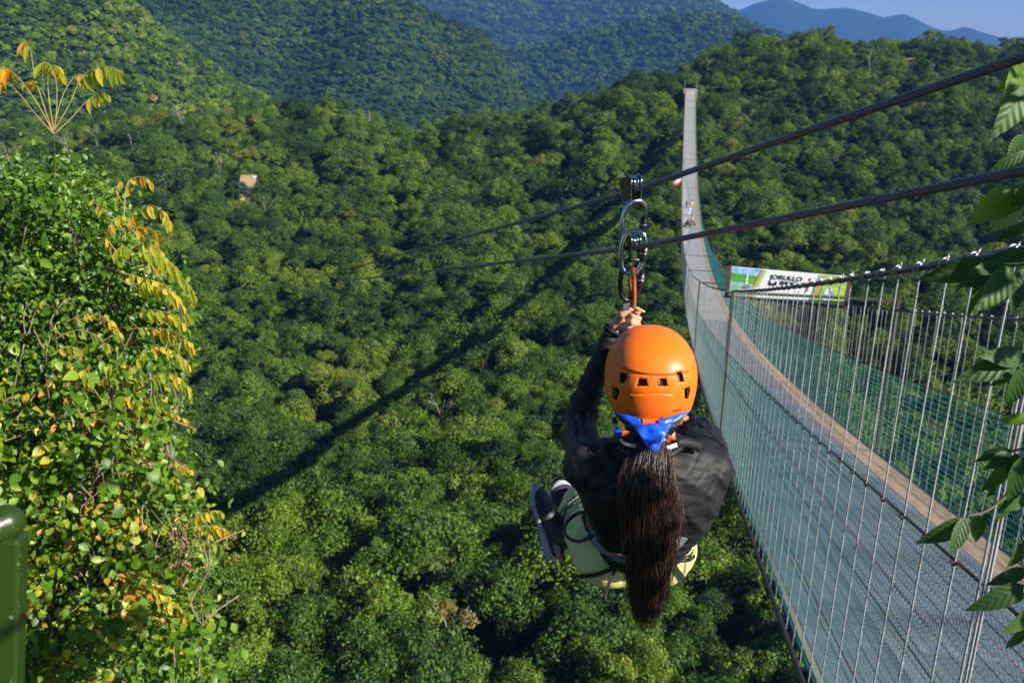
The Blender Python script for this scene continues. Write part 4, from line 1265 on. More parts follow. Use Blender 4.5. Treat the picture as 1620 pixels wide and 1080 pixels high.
for i in range(NT):
    for k in range(NP):
        a, b, c, d = i * NP + k, i * NP + (k + 1) % NP, (i + 1) * NP + (k + 1) % NP, (i + 1) * NP + k
        sm = min(ok[a], 0) + min(ok[b], 0) + min(ok[c], 0) + min(ok[d], 0)
        if sm < -.001: continue
        if 0. in (ok[a], ok[b], ok[c], ok[d]) and max(ok[a], ok[b], ok[c], ok[d]) < 1.5:
            u_, v_, _ = proj((V[a] + V[b] + V[c] + V[d]) / 4)
            if min(pdist(u_, v_, P) for P in HV + HI) < 0.05: continue
        Fc.append((a, b, c, d) if i else (a, b, c, d))
HG = empty('helmet', HC); HG.parent = PER; HG.location = HC - PER.location
def hsub(o): o.parent = HG; o.location = -HC; return o
sh = link('helmet_shell', mesh_of('helmet_shell', V, Fc, True), M_HELMET); hsub(sh)
bmh = bmesh.new(); bmh.from_mesh(sh.data); bmesh.ops.remove_doubles(bmh, verts=bmh.verts, dist=1e-6); bmesh.ops.recalc_face_normals(bmh, faces=bmh.faces); bmh.to_mesh(sh.data); bmh.free()
sd = sh.modifiers.new('thick', 'SOLIDIFY'); sd.thickness = .0035; sd.offset = -1
# inner foam
V = []; Fc = []
for i in range(31):
    for k in range(60):
        ph = 2 * math.pi * k / 60; th = math.acos(BR_Z + .02 + .26 * max(0, math.sin(ph)) ** 2) * i / 30; p, q = hpoint(th, ph, -.0085); V.append(HC + HROT @ p)
for i in range(30):
    for k in range(60): Fc.append((i * 60 + k, i * 60 + (k + 1) % 60, (i + 1) * 60 + (k + 1) % 60, (i + 1) * 60 + k))
fo = hsub(link('helmet_foam', mesh_of('helmet_foam', V, Fc, True), M_FOAM))
shbvh = BVHTree.FromPolygons([v.co.copy() for v in fo.data.vertices], [p.vertices[:] for p in fo.data.polygons])
def hit(bvh, u, v):
    d = W(u, v, 1).normalized(); r = bvh.ray_cast(Vector((0, 0, 0)), d)
    return r[0], (r[1] if r[1] is None or r[1].dot(d) < 0 else -r[1])
for P in HI:    # black side inserts sit in their openings
    c = np.mean(np.array(P), 0); Vp = []
    for (x, y) in P:
        h, n_ = hit(shbvh, c[0] + (x - c[0]) * .86, c[1] + (y - c[1]) * .86); Vp.append(h + n_ * .0062)
    m_ = len(Vp); back = [v_ - n_ * .007 for v_ in Vp]
    hsub(link('helmet_insert', mesh_of('helmet_insert', Vp + back, [tuple(range(m_))] + [(i, i + m_, (i + 1) % m_ + m_, (i + 1) % m_) for i in range(m_)]), M_BLKPL))
fullbvh = BVHTree.FromPolygons([v.co.copy() for v in sh.data.vertices], [p.vertices[:] for p in sh.data.polygons])
h, n_ = hit(fullbvh, 1064, 652)
tx = text('PANGA', .0078, M_INK, None, (0, 0, 0), (0, 0, 0), 'helmet_lettering', .0002, .0001)
h2, n2 = hit(fullbvh, 1079, 648)
bmh = bmesh.new(); bmh.from_mesh(tx.data)
w_ = max(v.co.x for v in bmh.verts); up_ = (h2 - h).cross(n_).normalized() * -1
if up_.z < 0: up_ = -up_
for vv in bmh.verts:
    q = h.lerp(h2, vv.co.x / w_) + up_ * vv.co.y
    uu, v2, _ = proj(q); hh, nn = hit(fullbvh, uu, v2)
    vv.co = (hh + nn * (.0004 + vv.co.z)) if hh else q
bmh.to_mesh(tx.data); bmh.free(); hsub(tx)

# ---- nape: dial, straps, bandana, hair band
mb = MB(); rt = Matrix.Rotation(R(20), 3, 'X')
mb.box(W(1029, 668, 2.028), (.036, .012, .010), rt); mb.box(W(1029, 674, 2.028), (.020, .012, .011), rt); mb.box(W(1018, 672, 2.030), (.010, .010, .016), rt); mb.box(W(1040, 672, 2.030), (.010, .010, .016), rt)
hsub(mb.build('fit_dial', M_ORANGE))
def strap(name, ptsw, w, m, parent_fn, nor=None, th=.0016):
    c = catmull(ptsw, 6); mb = MB(); mb.ribbon(c, [nor or (-p.normalized()) for p in c], w, th); o = mb.build(name, m); return parent_fn(o)
perf = lambda o: rel(o, PER)
strap('chin_strap', [W(1036, 670, 2.022), W(1042, 678, 2.018), W(1050, 686, 2.024), W(1062, 692, 2.04)], .0105, M_BLACKST, hsub)
strap('chin_strap', [W(1022, 676, 2.022), W(1010, 684, 2.022), W(992, 686, 2.035), W(978, 682, 2.07), W(972, 660, 2.10)], .0100, M_BLACKST, hsub)
strap('chin_strap', [W(1044, 662, 2.03), W(1066, 672, 2.05), W(1084, 652, 2.10)], .0100, M_BLACKST, hsub)
strap('chin_strap', [W(1012, 662, 2.03), W(990, 668, 2.05), W(974, 652, 2.10)], .0100, M_BLACKST, hsub)
mb = MB(); mb.box(W(990, 685, 2.030), (.018, .005, .011), rt @ Matrix.Rotation(R(4), 3, 'Y')); hsub(mb.build('strap_clip', M_ORANGE))
mb = MB(); mb.box(W(1061, 694, 2.034), (.020, .005, .012), rt @ Matrix.Rotation(R(30), 3, 'Y')); hsub(mb.build('strap_clip', M_ORANGE))
# bandana: a folded triangle hanging below the helmet plus the band round the head
def cloth_patch(P, d0, curve, name, m, n=14, ripple=.003, seed=1):
    """triangular cloth between three photo points with depth d0 at each, bellied towards the camera"""
    A, B, C_ = [W(*q) for q in P]; V = []; idx = {}; Fc = []
    for i in range(n + 1):
        for j in range(n + 1 - i):
            a = i / n; b = j / n; p = A * (1 - a - b) + B * a + C_ * b
            bel = curve * 4 * (a * b + b * (1 - a - b) + a * (1 - a - b))
            p = p - p.normalized() * (bel + ripple * noise.noise(p * 45 + Vector((seed, 0, 0))))
            idx[i, j] = len(V); V.append(p)
    for i in range(n):
        for j in range(n - i):
            Fc.append((idx[i, j], idx[i + 1, j], idx[i, j + 1]))
            if i + j < n - 1: Fc.append((idx[i + 1, j], idx[i + 1, j + 1], idx[i, j + 1]))
    o = link(name, mesh_of(name, V, Fc, True), m); md = o.modifiers.new('thick', 'SOLIDIFY'); md.thickness = .0018
    return rel(o, PER)
cloth_patch([(1001, 672, 2.020), (1064, 668, 2.014), (1035, 724, 1.984)], 0, .008, 'bandana', M_BLUE, ripple=.010)
cloth_patch([(1044, 684, 2.010), (1094, 648, 2.055), (1040, 664, 2.02)], 0, .006, 'bandana_tail', M_BLUE, ripple=.006, seed=5)
cloth_patch([(1018, 684, 2.014), (974, 652, 2.065), (1012, 662, 2.03)], 0, .006, 'bandana_tail', M_BLUE, ripple=.006, seed=8)
BDC = HC + HROT @ Vector((0, 0, -.048))
secs = []
V = []; Fc = []; n = 60; rows = 7
for j in range(rows):
    for k in range(n):
        an = 2 * math.pi * k / n
        rr = .098 + .002 * math.sin(j * 2.4 + k * .3) ; z = -.000 - .042 * j / (rows - 1) * (1 if math.sin(an) < 0.3 else .55)
        sh_ = 1 - .16 * (j / (rows - 1)) ** 1.5
        V.append(BDC + HROT @ Vector((math.cos(an) * rr * .97 * sh_, math.sin(an) * (rr + .012) * sh_, z)))
for j in range(rows - 1):
    for k in range(n): Fc.append((j * n + k, j * n + (k + 1) % n, (j + 1) * n + (k + 1) % n, (j + 1) * n + k))
o = link('bandana_band', mesh_of('bandana_band', V, Fc, True), M_BLUE); md = o.modifiers.new('thick', 'SOLIDIFY'); md.thickness = .002; rel(o, PER)
mb = MB(); mb.box(W(978, 684, 2.045), (.020, .010, .012), rt); rel(mb.build('bandana_knot', M_BLUE), PER)
strap('hair_band', [W(1036, 716, 1.998), W(1046, 712, 1.998), W(1060, 707, 2.004), W(1074, 702, 2.03)], .0085, M_CREAM, perf, th=.003)
strap('hair_band', [W(982, 696, 2.03), W(990, 702, 2.012), W(1006, 706, 2.0)], .0075, mat('olive_band', (.33, .33, .22), .5), perf, th=.003)

# ---- hair
M_HAIR = bpy.data.materials.new('dark_brown_hair'); M_HAIR.use_nodes = True
_n = M_HAIR.node_tree.nodes; _l = M_HAIR.node_tree.links; _b = _n['Principled BSDF']
_a = _n.new('ShaderNodeAttribute'); _a.attribute_name = 'leaf'; _r = _n.new('ShaderNodeValToRGB')
_e = _r.color_ramp.elements; _e[0].color = (.006, .003, .002, 1); _e[1].color = (.15, .066, .040, 1); _e.new(.64).color = (.018, .0085, .0055, 1)
_l.new(_a.outputs['Fac'], _r.inputs[0]); _l.new(_r.outputs[0], _b.inputs['Base Color']); _b.inputs['Roughness'].default_value = .34; _b.inputs['Specular IOR Level'].default_value = .65
# ponytail profile: v, left edge, right edge, depth, half depth
PTL = [(702, 1004, 1058, 2.018, .020), (716, 994, 1062, 2.010, .026), (740, 984, 1063, 2.005, .034), (780, 979, 1070, 2.010, .038), (820, 980, 1078, 2.025, .036), (860, 987, 1070, 2.045, .034),
       (900, 990, 1064, 2.065, .032), (940, 992, 1056, 2.085, .026), (975, 996, 1048, 2.100, .018), (992, 1004, 1040, 2.105, .010)]
def pt_at(v):
    vs_ = [q[0] for q in PTL]; return [interp(v, vs_, [q[i] for q in PTL]) for i in (1, 2, 3, 4)]
mb = MB(); secs = []
for v in np.linspace(700, 968, 22):
    l_, r_, d_, h_ = pt_at(v); secs.append((W((l_ + r_) / 2, v, d_ + .006), (r_ - l_) / 2 * d_ / F * .80, h_ * .72, X0, Vector((0, 1, 0))))
loft(mb, secs, 20, 2)
core = mb.build('ponytail_core', M_HAIR, smooth=True); leaf_attr(core.data, [.25] * len(core.data.polygons)); rel(core, PER)
Vh = []; Fh = []; ah = []
hr = random.Random(3)
# locks: strands gather in clumps
locks = [(hr.uniform(-1, 1), hr.uniform(0, 1), hr.uniform(-1, 1)) for _ in range(70)]
def strand(s0, ang, ln, thick, wild, val, vstart=700):
    N = 15; pts_ = []
    lk = hr.choice(locks); fr = hr.uniform(5, 13); ph = hr.uniform(0, 6.28); ph2 = hr.uniform(0, 6.28)
    dx = hr.gauss(0, 1)
    for i in range(N):
        t = i / (N - 1); v = vstart + (ln - vstart) * t
        l_, r_, d_, h_ = pt_at(min(v, 992))
        cu = (l_ + r_) / 2; hw = (r_ - l_) / 2
        # radial position drifts towards the lock
        a = s0[0] * (1 - .45 * t) + lk[0] * .45 * t; b = s0[1] * (1 - .45 * t) + (lk[1] * 2 - 1) * .45 * t
        am = .35 + t
        a += .10 * am * math.sin(ph + t * fr) + .13 * math.sin(lk[0] * 9 + t * 9 + lk[1] * 5) * (.3 + t) + wild * dx * t * t; b += .12 * math.sin(ph2 + t * fr * .8) + .22 * math.sin(lk[2] * 11 + t * 7) * (.3 + t)
        p = W(cu + a * hw, v, d_ - b * h_ * 1.0)
        pts_.append(p)
    b0 = len(Vh)
    for i, p in enumerate(pts_):
        t = (pts_[min(i + 1, N - 1)] - pts_[max(0, i - 1)]).normalized(); u = t.cross(Vector((0, 1, 0))).normalized(); w = t.cross(u)
        r = thick * (1 - .65 * (i / (N - 1)) ** 2)
        for k in range(3):
            an = ang + 2.094 * k; Vh.append(p + (u * math.cos(an) + w * math.sin(an)) * r)
    for i in range(N - 1):
        for k in range(3):
            Fh.append((b0 + i * 3 + k, b0 + i * 3 + (k + 1) % 3, b0 + i * 3 + 3 + (k + 1) % 3, b0 + i * 3 + 3 + k)); ah.append(val)
for i in range(3400):
    an = hr.uniform(0, 6.28); rr = hr.uniform(.70, 1.03)
    a, b = math.cos(an) * rr, math.sin(an) * rr
    if b < -.3: b = -b
    ln = hr.triangular(790, 1004, 975)
    strand((a, b), hr.uniform(0, 6.28), ln, hr.uniform(.0005, .00095), .05, min(1, max(0, hr.gauss(.46, .27))), vstart=hr.uniform(696, 704))
for i in range(420):      # flyaways
    sd_ = hr.choice([-1, 1, 1]); strand((sd_ * hr.uniform(.8, 1.05), hr.uniform(0, .8)), 0, hr.uniform(800, 930), .00040, hr.uniform(.05, .5) * (1 if sd_ > 0 else -1) * (1 if hr.random() < .6 else 0), hr.uniform(.4, 1), vstart=hr.uniform(702, 780))
me = mesh_of('ponytail', Vh, Fh, True); leaf_attr(me, ah); o = link('ponytail', me, M_HAIR); rel(o, PER)
# hair on the back of the head under the helmet
mb = MB(); ellipsoid(mb, W(1029, 668, 2.10), .062, .060, .048); mb2 = mb.build('nape_hair', M_HAIR, smooth=True); leaf_attr(mb2.data, [.3] * len(mb2.data.polygons)); rel(mb2, PER)

# ---- harness on the trousers and waist
ptb = BVHTree.FromPolygons([v.co + Vector(PT.location) + PER.location for v in PT.data.vertices], [p.vertices[:] for p in PT.data.polygons])
jkb = BVHTree.FromPolygons([v.co + Vector(JK.location) + PER.location for v in JK.data.vertices], [p.vertices[:] for p in JK.data.polygons])
def on_surf(path, lift=.002, both=True, dense=7):
    out = []; nn = []
    P2 = catmull([Vector((u, v, 0)) for u, v in path], dense)
    last = None
    for q in P2:
        h, n_ = hit(ptb, q.x, q.y)
        if both:
            h2, n2 = hit(jkb, q.x, q.y)
            if h2 is not None and (h is None or h2.length < h.length): h, n_ = h2, n2
        if h is None:
            if last is None: continue
            h = W(q.x, q.y, last); n_ = -h.normalized()
        last = proj(h)[2]
        out.append(h + n_ * lift); nn.append(n_)
    # smooth
    for _ in range(3):
        out = [out[0]] + [(out[i - 1] + out[i] * 2 + out[i + 1]) / 4 for i in range(1, len(out) - 1)] + [out[-1]]
        nn = [nn[0]] + [(nn[i - 1] + nn[i] * 2 + nn[i + 1]).normalized() for i in range(1, len(nn) - 1)] + [nn[-1]]
    return out, nn
HS = empty('harness', W(1000, 860, 2.3)); HS.parent = PER; HS.location = W(1000, 860, 2.3) - PER.location
def hs(o): o.parent = HS; o.location = -W(1000, 860, 2.3); return o
def band(name, path, w, m, lift=.003, th=.003, both=True):
    p, n_ = on_surf(path, lift + .004, both); mb = MB(); mb.ribbon(p, n_, w, th); return hs(mb.build(name, m))
band('leg_loop', [(918, 786), (900, 800), (886, 822), (880, 850), (884, 872), (890, 884)], .022, M_GREYST, both=False)
band('leg_loop_edge', [(922, 790), (906, 806), (893, 828), (886, 852), (889, 876), (893, 886)], .010, M_BLACKST, .006, both=False)
band('waist_belt', [(935, 845), (952, 862), (970, 874), (990, 880), (1020, 882), (1045, 876), (1065, 862), (1078, 846)], .028, M_GREYST, .003)
band('lower_strap', [(902, 903), (920, 908), (945, 906), (968, 897), (984, 888)], .011, M_BLACKST, .003, both=False)
band('lower_strap', [(1058, 880), (1072, 884), (1086, 884), (1094, 878)], .010, M_BLACKST, .003, both=False)
band('riser_strap', [(1058, 884), (1068, 896), (1078, 912), (1082, 920)], .010, M_BLACKST, .003, both=False)
band('riser_strap', [(926, 815), (930, 835), (940, 852), (960, 870)], .010, M_BLACKST, .003)
for (u, v, a) in [(882, 826, 60), (925, 822, 75), (970, 872, 30), (1066, 858, -35), (885, 876, 20)]:
    h, n_ = hit(ptb, u, v); h2, n2 = hit(jkb, u, v)
    if h2 is not None and (h is None or h2.length < h.length): h, n_ = h2, n2
    if h is None: continue
    t = Vector((math.cos(R(a)), 0, -math.sin(R(a)))); mb = MB(); mb.ribbon([h + n_ * .007 - t * .008, h + n_ * .007 + t * .008], [n_, n_], .016, .002); hs(mb.build('orange_tab', M_ORANGE))
# gear loop: a stiff black tube standing off the hip
gp = [W(928, 808, 2.44), W(910, 814, 2.43), W(897, 826, 2.41), W(893, 842, 2.38), W(904, 853, 2.35), W(920, 855, 2.33), W(938, 846, 2.32)]
mb = MB(); mb.tube(catmull(gp, 8), .0048, 8); hs(mb.build('gear_loop', M_BLKPL, smooth=True))
gp = [W(1060, 874, 2.30), W(1078, 880, 2.31), W(1092, 876, 2.34), W(1096, 866, 2.37)]
mb = MB(); mb.tube(catmull(gp, 8), .0048, 8); hs(mb.build('gear_loop', M_BLKPL, smooth=True))
# buckle and the dangling strap end
bk = W(978, 893, 2.285)
mb = MB(); 
for dx in (-.009, .009): mb.box(bk + Vector((dx, -.004, 0)), (.004, .006, .020))
for dz in (-.010, 0, .010): mb.box(bk + Vector((0, -.004, dz)), (.022, .006, .004))
hs(mb.build('buckle', mat('dark_alloy', (.25, .25, .26), .3, .9)))
mb = MB(); c = catmull([W(976, 898, 2.28), W(967, 912, 2.275), W(961, 930, 2.28), W(957, 944, 2.285)], 6); mb.ribbon(c, [Vector((.2, -1, .3))] * len(c), .008, .0025); capsule(mb, c[-1], .006, c[-1] + Vector((0, 0, -.006)), .006, 8, 3); hs(mb.build('strap_end', M_BLACKST))
# ------------------------------------------------------------ pulleys and carabiners
M_CHROME = mat('polished_alloy', (.50, .52, .56), .17, 1.0, noise_scale=30, col2=(.38, .40, .44))
M_ANOD = mat('black_anodised', (.010, .010, .012), .38, 0)
def pulley(name, P, ddir, label, sc=1.0, wheels=2, plate=M_CHROME, single=False):
    """plates either side of grooved wheels that sit on the rope"""
    e = empty(name, P); c = ddir.normalized(); s = Vector((0, 0, 1)).cross(c).normalized(); u = c.cross(s).normalized()
    u = -u if u.z < 0 else u
    def at(a, b, h): return c * a * sc + s * b * sc + u * h * sc
    cen = (-.020, .024) if wheels == 2 else (0,)
    if single: cen = (0,)
    for k, a in enumerate(cen):
        mb = MB()
        prof_ = [(-.0085, .021), (-.006, .021), (-.003, .0145), (.003, .0145), (.006, .021), (.0085, .021)]
        n = 24; V = []; Fc = []
        for b, r in prof_:
            for q in range(n):
                an = 2 * math.pi * q / n; V.append(at(a + r * math.cos(an), b, .021 + r * math.sin(an)))
        for i in range(len(prof_) - 1):
            for q in range(n): Fc.append((i * n + q, i * n + (q + 1) % n, (i + 1) * n + (q + 1) % n, (i + 1) * n + q))
        Fc += [tuple(range(n)), tuple((len(prof_) - 1) * n + q for q in range(n))]
        mb.add(V, Fc); mb.build('wheel', M_CHROME, e, True)
        mb = MB(); mb.tube([at(a, -.017, .021), at(a, .017, .021)], .0065 * sc, 12); mb.build('axle', M_ANOD, e)
    for sd in (-1, 1):
        b = sd * .0125; pts_ = []
        R_ = .0235
        L0, L1 = cen[0], cen[-1]
        for an in np.linspace(200, 90, 9): pts_.append((L0 + R_ * math.cos(R(an)), .021 + R_ * math.sin(R(an))))
        if L1 != L0: pts_.append(((L0 + L1) / 2, .021 + R_ * .80))
        for an in np.linspace(90, -20, 9): pts_.append((L1 + R_ * math.cos(R(an)), .021 + R_ * math.sin(R(an))))
        pts_ += [(L1 + .014, -.018), (.012, -.036), (.006, -.042), (-.006, -.042), (-.012, -.036), (L0 - .014, -.018)]
        V = [at(x, b, z) for x, z in pts_] + [at(x, b + sd * .0035, z) for x, z in pts_]; n = len(pts_)
        Fc = [tuple(range(n)), tuple(reversed(range(n, 2 * n)))] + [(i, i + n, (i + 1) % n + n, (i + 1) % n) for i in range(n)]
        me = mesh_of('side_plate', V, Fc); o = link('side_plate', me, M_ANOD, e)
        bv_ = o.modifiers.new('b', 'BEVEL'); bv_.width = .0012; bv_.segments = 2
        # bright rolled edge
        mb = MB(); mb.tube([at(x, b + sd * .0018, z) for x, z in pts_], .0016, 6, closed=True); mb.build('plate_edge', M_CHROME, e, True)
    tag(e, label, 'pulley', 'pulleys running on the zip-line ropes')
    return e
dirU = (EU - PU).normalized(); dirL = (EL - PL).normalized()
pulley('pulley', PU, (dirU - VP).normalized(), 'polished double pulley sitting on the upper zip-line rope', .88)
pulley('pulley', PL, (dirL - VP).normalized(), 'smaller polished pulley on the lower rope, framed by the bright carabiner', .80, 1, single=True)
def carabiner(cx, cy, w, h, d, yaw, tilt_, label, m, r=.0062, gate=True, gm=M_ANOD):
    """pear-shaped ring standing in the image plane turned by yaw; w, h in metres"""
    C0 = W(cx, cy, d); e = empty('carabiner', C0)
    xx = Vector((math.cos(yaw), math.sin(yaw), 0)); zz = Vector((math.sin(tilt_), 0, math.cos(tilt_))); 
    P = []
    for an in np.linspace(0, 2 * math.pi, 49)[:-1]:
        ca, sa = math.cos(an), math.sin(an); k = 2 / 3.0
        x = w / 2 * math.copysign(abs(ca) ** k, ca) * (1 + .10 * sa); z = h / 2 * math.copysign(abs(sa) ** (2 / 2.4), sa)
        P.append(xx * x + zz * z)
    mb = MB(); mb.tube(P, r, 12, closed=True); mb.build('bow', m, e, True)
    if gate:
        a, b = xx * (w / 2 * 1.0) + zz * (h * .17), xx * (w / 2 * .96) - zz * (h * .22)
        mb = MB(); mb.tube([a, a.lerp(b, .08), a.lerp(b, .10), a.lerp(b, .9), b], [r * 1.15, r * 1.2, r * 1.5, r * 1.5, r * 1.2], 14); mb.build('screw_gate', gm, e, True)
        mb = MB(); mb.tube([a.lerp(b, .42), a.lerp(b, .50)], r * 1.6, 14); mb.build('gate_ring', M_CHROME, e, True)
    tag(e, label, 'carabiner', 'carabiners under the zip-line pulleys')
    return e
carabiner(1001, 356, .060, .122, 2.195, R(20), R(6), 'long steel carabiner hanging from the upper pulley, black screw gate', M_CHROME)
carabiner(1001, 399, .056, .104, 2.165, R(-14), R(5), 'bright polished carabiner around the lower pulley, just above the orange sling', M_CHROME)
carabiner(998, 443, .054, .104, 2.215, R(10), R(3), 'dark carabiner lowest in the stack, behind the orange sling', M_ANOD)
mb = MB(); M_SLING = mat('orange_tubular_sling', (.46, .155, .045), .6, noise_scale=60, col2=(.36, .11, .035), bump=.0008, bump_scale=300)
c = catmull([W(1001, 424, 2.168), W(1002, 440, 2.180), W(1003, 470, 2.225), W(1001, 498, 2.278), W(998, 530, 2.31)], 6); mb.tube(c, .0060, 10); 
c2 = catmull([W(999, 424, 2.190), W(997, 445, 2.205), W(997, 475, 2.245), W(996, 505, 2.285)], 6); mb.tube(c2, .0052, 8)
o = mb.build('handle_sling', M_SLING, smooth=True); tag(o, 'orange sling handle gripped by the raised hand under the carabiners', 'sling')
mb = MB(); c = catmull([W(992, 476, 2.235), W(991, 488, 2.25), W(994, 520, 2.31), W(1005, 600, 2.42), W(1004, 700, 2.46), W(985, 800, 2.46)], 5); mb.ribbon(c, [Vector((0, -1, 0))] * len(c), .016, .003)
o = mb.build('lanyard', M_GREYST); tag(o, 'grey webbing lanyard running from the lowest carabiner down in front of the rider', 'lanyard')

# ------------------------------------------------------------ people and quads far out on the deck
def find_y(v):
    b = None
    for y in np.linspace(100, 330, 1200):
        q = bridge_pt(y, BW / 2); dv = abs(proj(q)[1] - v)
        if b is None or dv < b[0]: b = (dv, y)
    return b[1]
def small_person(u, v, top, legs, label, pose='stand', hatc=None, up=0.0):
    y = find_y(v); best_a = min((abs(proj(bridge_pt(y, a))[0] - u), a) for a in np.linspace(.2, BW - .2, 40))[1]
    p = bridge_pt(y, best_a, up); e = empty('person', p)
    b = MB(); ms = mat('walker_skin', (.40, .22, .14), .6)
    if pose == 'stand':
        for s in (-1, 1): chain(b, [(Vector((s * .09, 0, .90)), .085), (Vector((s * .11, .05 * s, .47)), .062), (Vector((s * .12, 0.10 * s, .06)), .045)]); capsule(b, Vector((s * .12, .1 * s, .04)), .04, Vector((s * .12, .1 * s + .14, .03)), .035)
        z0 = .9
    else:
        for s in (-1, 1): chain(b, [(Vector((s * .12, 0, .62)), .09), (Vector((s * .24, .42, .66)), .07), (Vector((s * .26, .38, .20)), .05)])
        z0 = .62
    lean = .12 if pose == 'stand' else .2
    chain(b, [(Vector((0, 0, z0)), .14), (Vector((0, lean * .6, z0 + .28)), .13), (Vector((0, lean, z0 + .48)), .12), (Vector((0, lean + .02, z0 + .62)), .055)])
    ellipsoid(b, Vector((0, lean + .03, z0 + .76)), .085, .10, .12)
    for s in (-1, 1): chain(b, [(Vector((s * .19, lean, z0 + .48)), .055), (Vector((s * .27, lean + .1, z0 + .22)), .045), (Vector((s * .24, lean + .34, z0 + .18)), .035)])
    o = organic('body', b, .028, 2, ms, None); o.parent = e
    t = MB(); chain(t, [(Vector((0, 0, z0 + .02)), .165), (Vector((0, lean * .6, z0 + .28)), .15), (Vector((0, lean, z0 + .46)), .14)])
    for s in (-1, 1): chain(t, [(Vector((s * .17, lean, z0 + .47)), .075), (Vector((s * .27, lean + .1, z0 + .24)), .06)])
    o = organic('shirt', t, .03, 2, mat('walker_shirt', top, .8), None); o.parent = e
    t = MB()
    if pose == 'stand':
        for s in (-1, 1): chain(t, [(Vector((s * .08, 0, .92)), .12), (Vector((s * .11, .05 * s, .47)), .085), (Vector((s * .12, .08 * s, .18)), .07)])
    else:
        for s in (-1, 1): chain(t, [(Vector((s * .10, 0, .62)), .12), (Vector((s * .24, .40, .66)), .085), (Vector((s * .26, .38, .34)), .07)])
    o = organic('trousers', t, .03, 2, mat('walker_trousers', legs, .8), None); o.parent = e
    mb = MB(); ellipsoid(mb, Vector((0, lean + .02, z0 + .81)), .12, .135, .115); mb.build('helmet' if hatc else 'hair', mat('walker_hat', hatc or (.02, .015, .01), .5), e, True)
    e.rotation_euler = (0, 0, math.atan2(-.181, .9835))
    tag(e, label, 'person')
    return p, e
small_person(1086, 330, (.02, .03, .09), (.02, .03, .07), 'walker in dark navy clothes on the far deck, left of the orange-clad walker')
small_person(1094, 330, (.75, .42, .22), (.80, .30, .06), 'walker in pale top and orange trousers on the far deck')
small_person(1091, 341, (.45, .62, .80), (.50, .65, .80), 'walker in pale blue between the orange-clad walker and the quad bikes', hatc=(.6, .65, .75))
M_TYRE = mat('tyre_rubber', (.018, .018, .018), .85)
def quad(u, v, col, label, plabel, top, hat):
    y = find_y(v); a = min((abs(proj(bridge_pt(y, a))[0] - u), a) for a in np.linspace(.7, BW - .7, 40))[1]
    p = bridge_pt(y, a, 0); e = empty('quad_bike', p); mm = mat('quad_paint', col, .35)
    for sx in (-.45, .45):
        for sy in (-.62, .62):
            mb = MB(); mb.tube([(sx - .12, sy, .29), (sx - .09, sy, .29), (sx + .09, sy, .29), (sx + .12, sy, .29)], [.22, .29, .29, .22], 16); w = mb.build('wheel', M_TYRE, e, True)
            mb = MB(); mb.tube([(sx - .125, sy, .29), (sx + .125, sy, .29)], .13, 10); mb.build('rim', M_STEEL, w)
    mb = MB(); loft(mb, [(Vector((0, -.75, .55)), .16, .10, X0, Vector((0, 0, 1))), (Vector((0, -.4, .62)), .20, .16, X0, Vector((0, 0, 1))), (Vector((0, .1, .58)), .17, .16, X0, Vector((0, 0, 1))), (Vector((0, .5, .68)), .22, .18, X0, Vector((0, 0, 1))), (Vector((0, .85, .62)), .16, .10, X0, Vector((0, 0, 1)))], 16)
    mb.build('body', mm, e, True)
    for sx in (-.42, .42):
        for sy in (-.62, .62):
            mb = MB(); mb.tube([(sx, sy - .38, .50), (sx, sy - .2, .64), (sx, sy + .2, .64), (sx, sy + .38, .50)], [.04, .12, .12, .04], 8); mb.build('mudguard', mm, e, True)
    mb = MB(); mb.tube([(-.38, .38, 1.0), (-.15, .46, .96), (.15, .46, .96), (.38, .38, 1.0)], .02, 6); mb.tube([(0, .46, .96), (0, .55, .70)], .03, 6); mb.build('handlebar', M_BLKPL, e)
    mb = MB(); mb.box((0, -.2, .77), (.28, .7, .10)); mb.build('seat', M_BLKPL, e)
    for yy in (-.75, .8):
        mb = MB()
        for k in range(4): mb.tube([(-.32, yy - .18 + k * .12, .80), (.32, yy - .18 + k * .12, .80)], .012, 5)
        mb.build('rack', M_BLKPL, e)
    e.rotation_euler = (math.atan(zbp(y)), 0, math.atan2(-.181, .9835))
    tag(e, label, 'quad bike', 'quad bikes on the bridge')
    pp, pe = small_person(u, v, top, (.05, .06, .08), plabel, 'sit', hat, .18)
quad(1088, 359, (.03, .03, .035), 'black quad bike on the far deck, nearer the left side', 'rider in dark red top on the black quad bike', (.12, .04, .05), (.03, .03, .03))
quad(1095, 356, (.35, .12, .08), 'reddish quad bike on the far deck, nearer the right side', 'rider in pink top and orange helmet on the reddish quad bike', (.60, .30, .28), (.75, .38, .06))
# little flag on the left edge of the deck
y = find_y(300); p = bridge_pt(y, -.5, 1.2)
e = empty('flag', p); mb = MB(); mb.tube([(.35, 0, -1.2), (.35, 0, 2.6)], .04, 6); mb.build('pole', M_STEEL, e)
for k, (col, nm) in enumerate([((.02, .03, .10), 'dark_stripe'), ((.65, .68, .85), 'white_stripe'), ((.65, .06, .05), 'red_stripe')]):
    V = []; Fc = []; n = 8
    for i in range(n + 1):
        t = i / n; x = .3 - 2.1 * t; z = 2.2 - .9 * t - .62 * k; V += [(x, .15 * math.sin(t * 7), z), (x, .15 * math.sin(t * 7), z - .62)]
    for i in range(n): Fc.append((2 * i, 2 * i + 1, 2 * i + 3, 2 * i + 2))
    link(nm, mesh_of(nm, V, Fc, True), mat('flag_' + nm, col, .7), e)
tag(e, 'small dark, white and red flag fluttering on the left side of the far deck', 'flag')

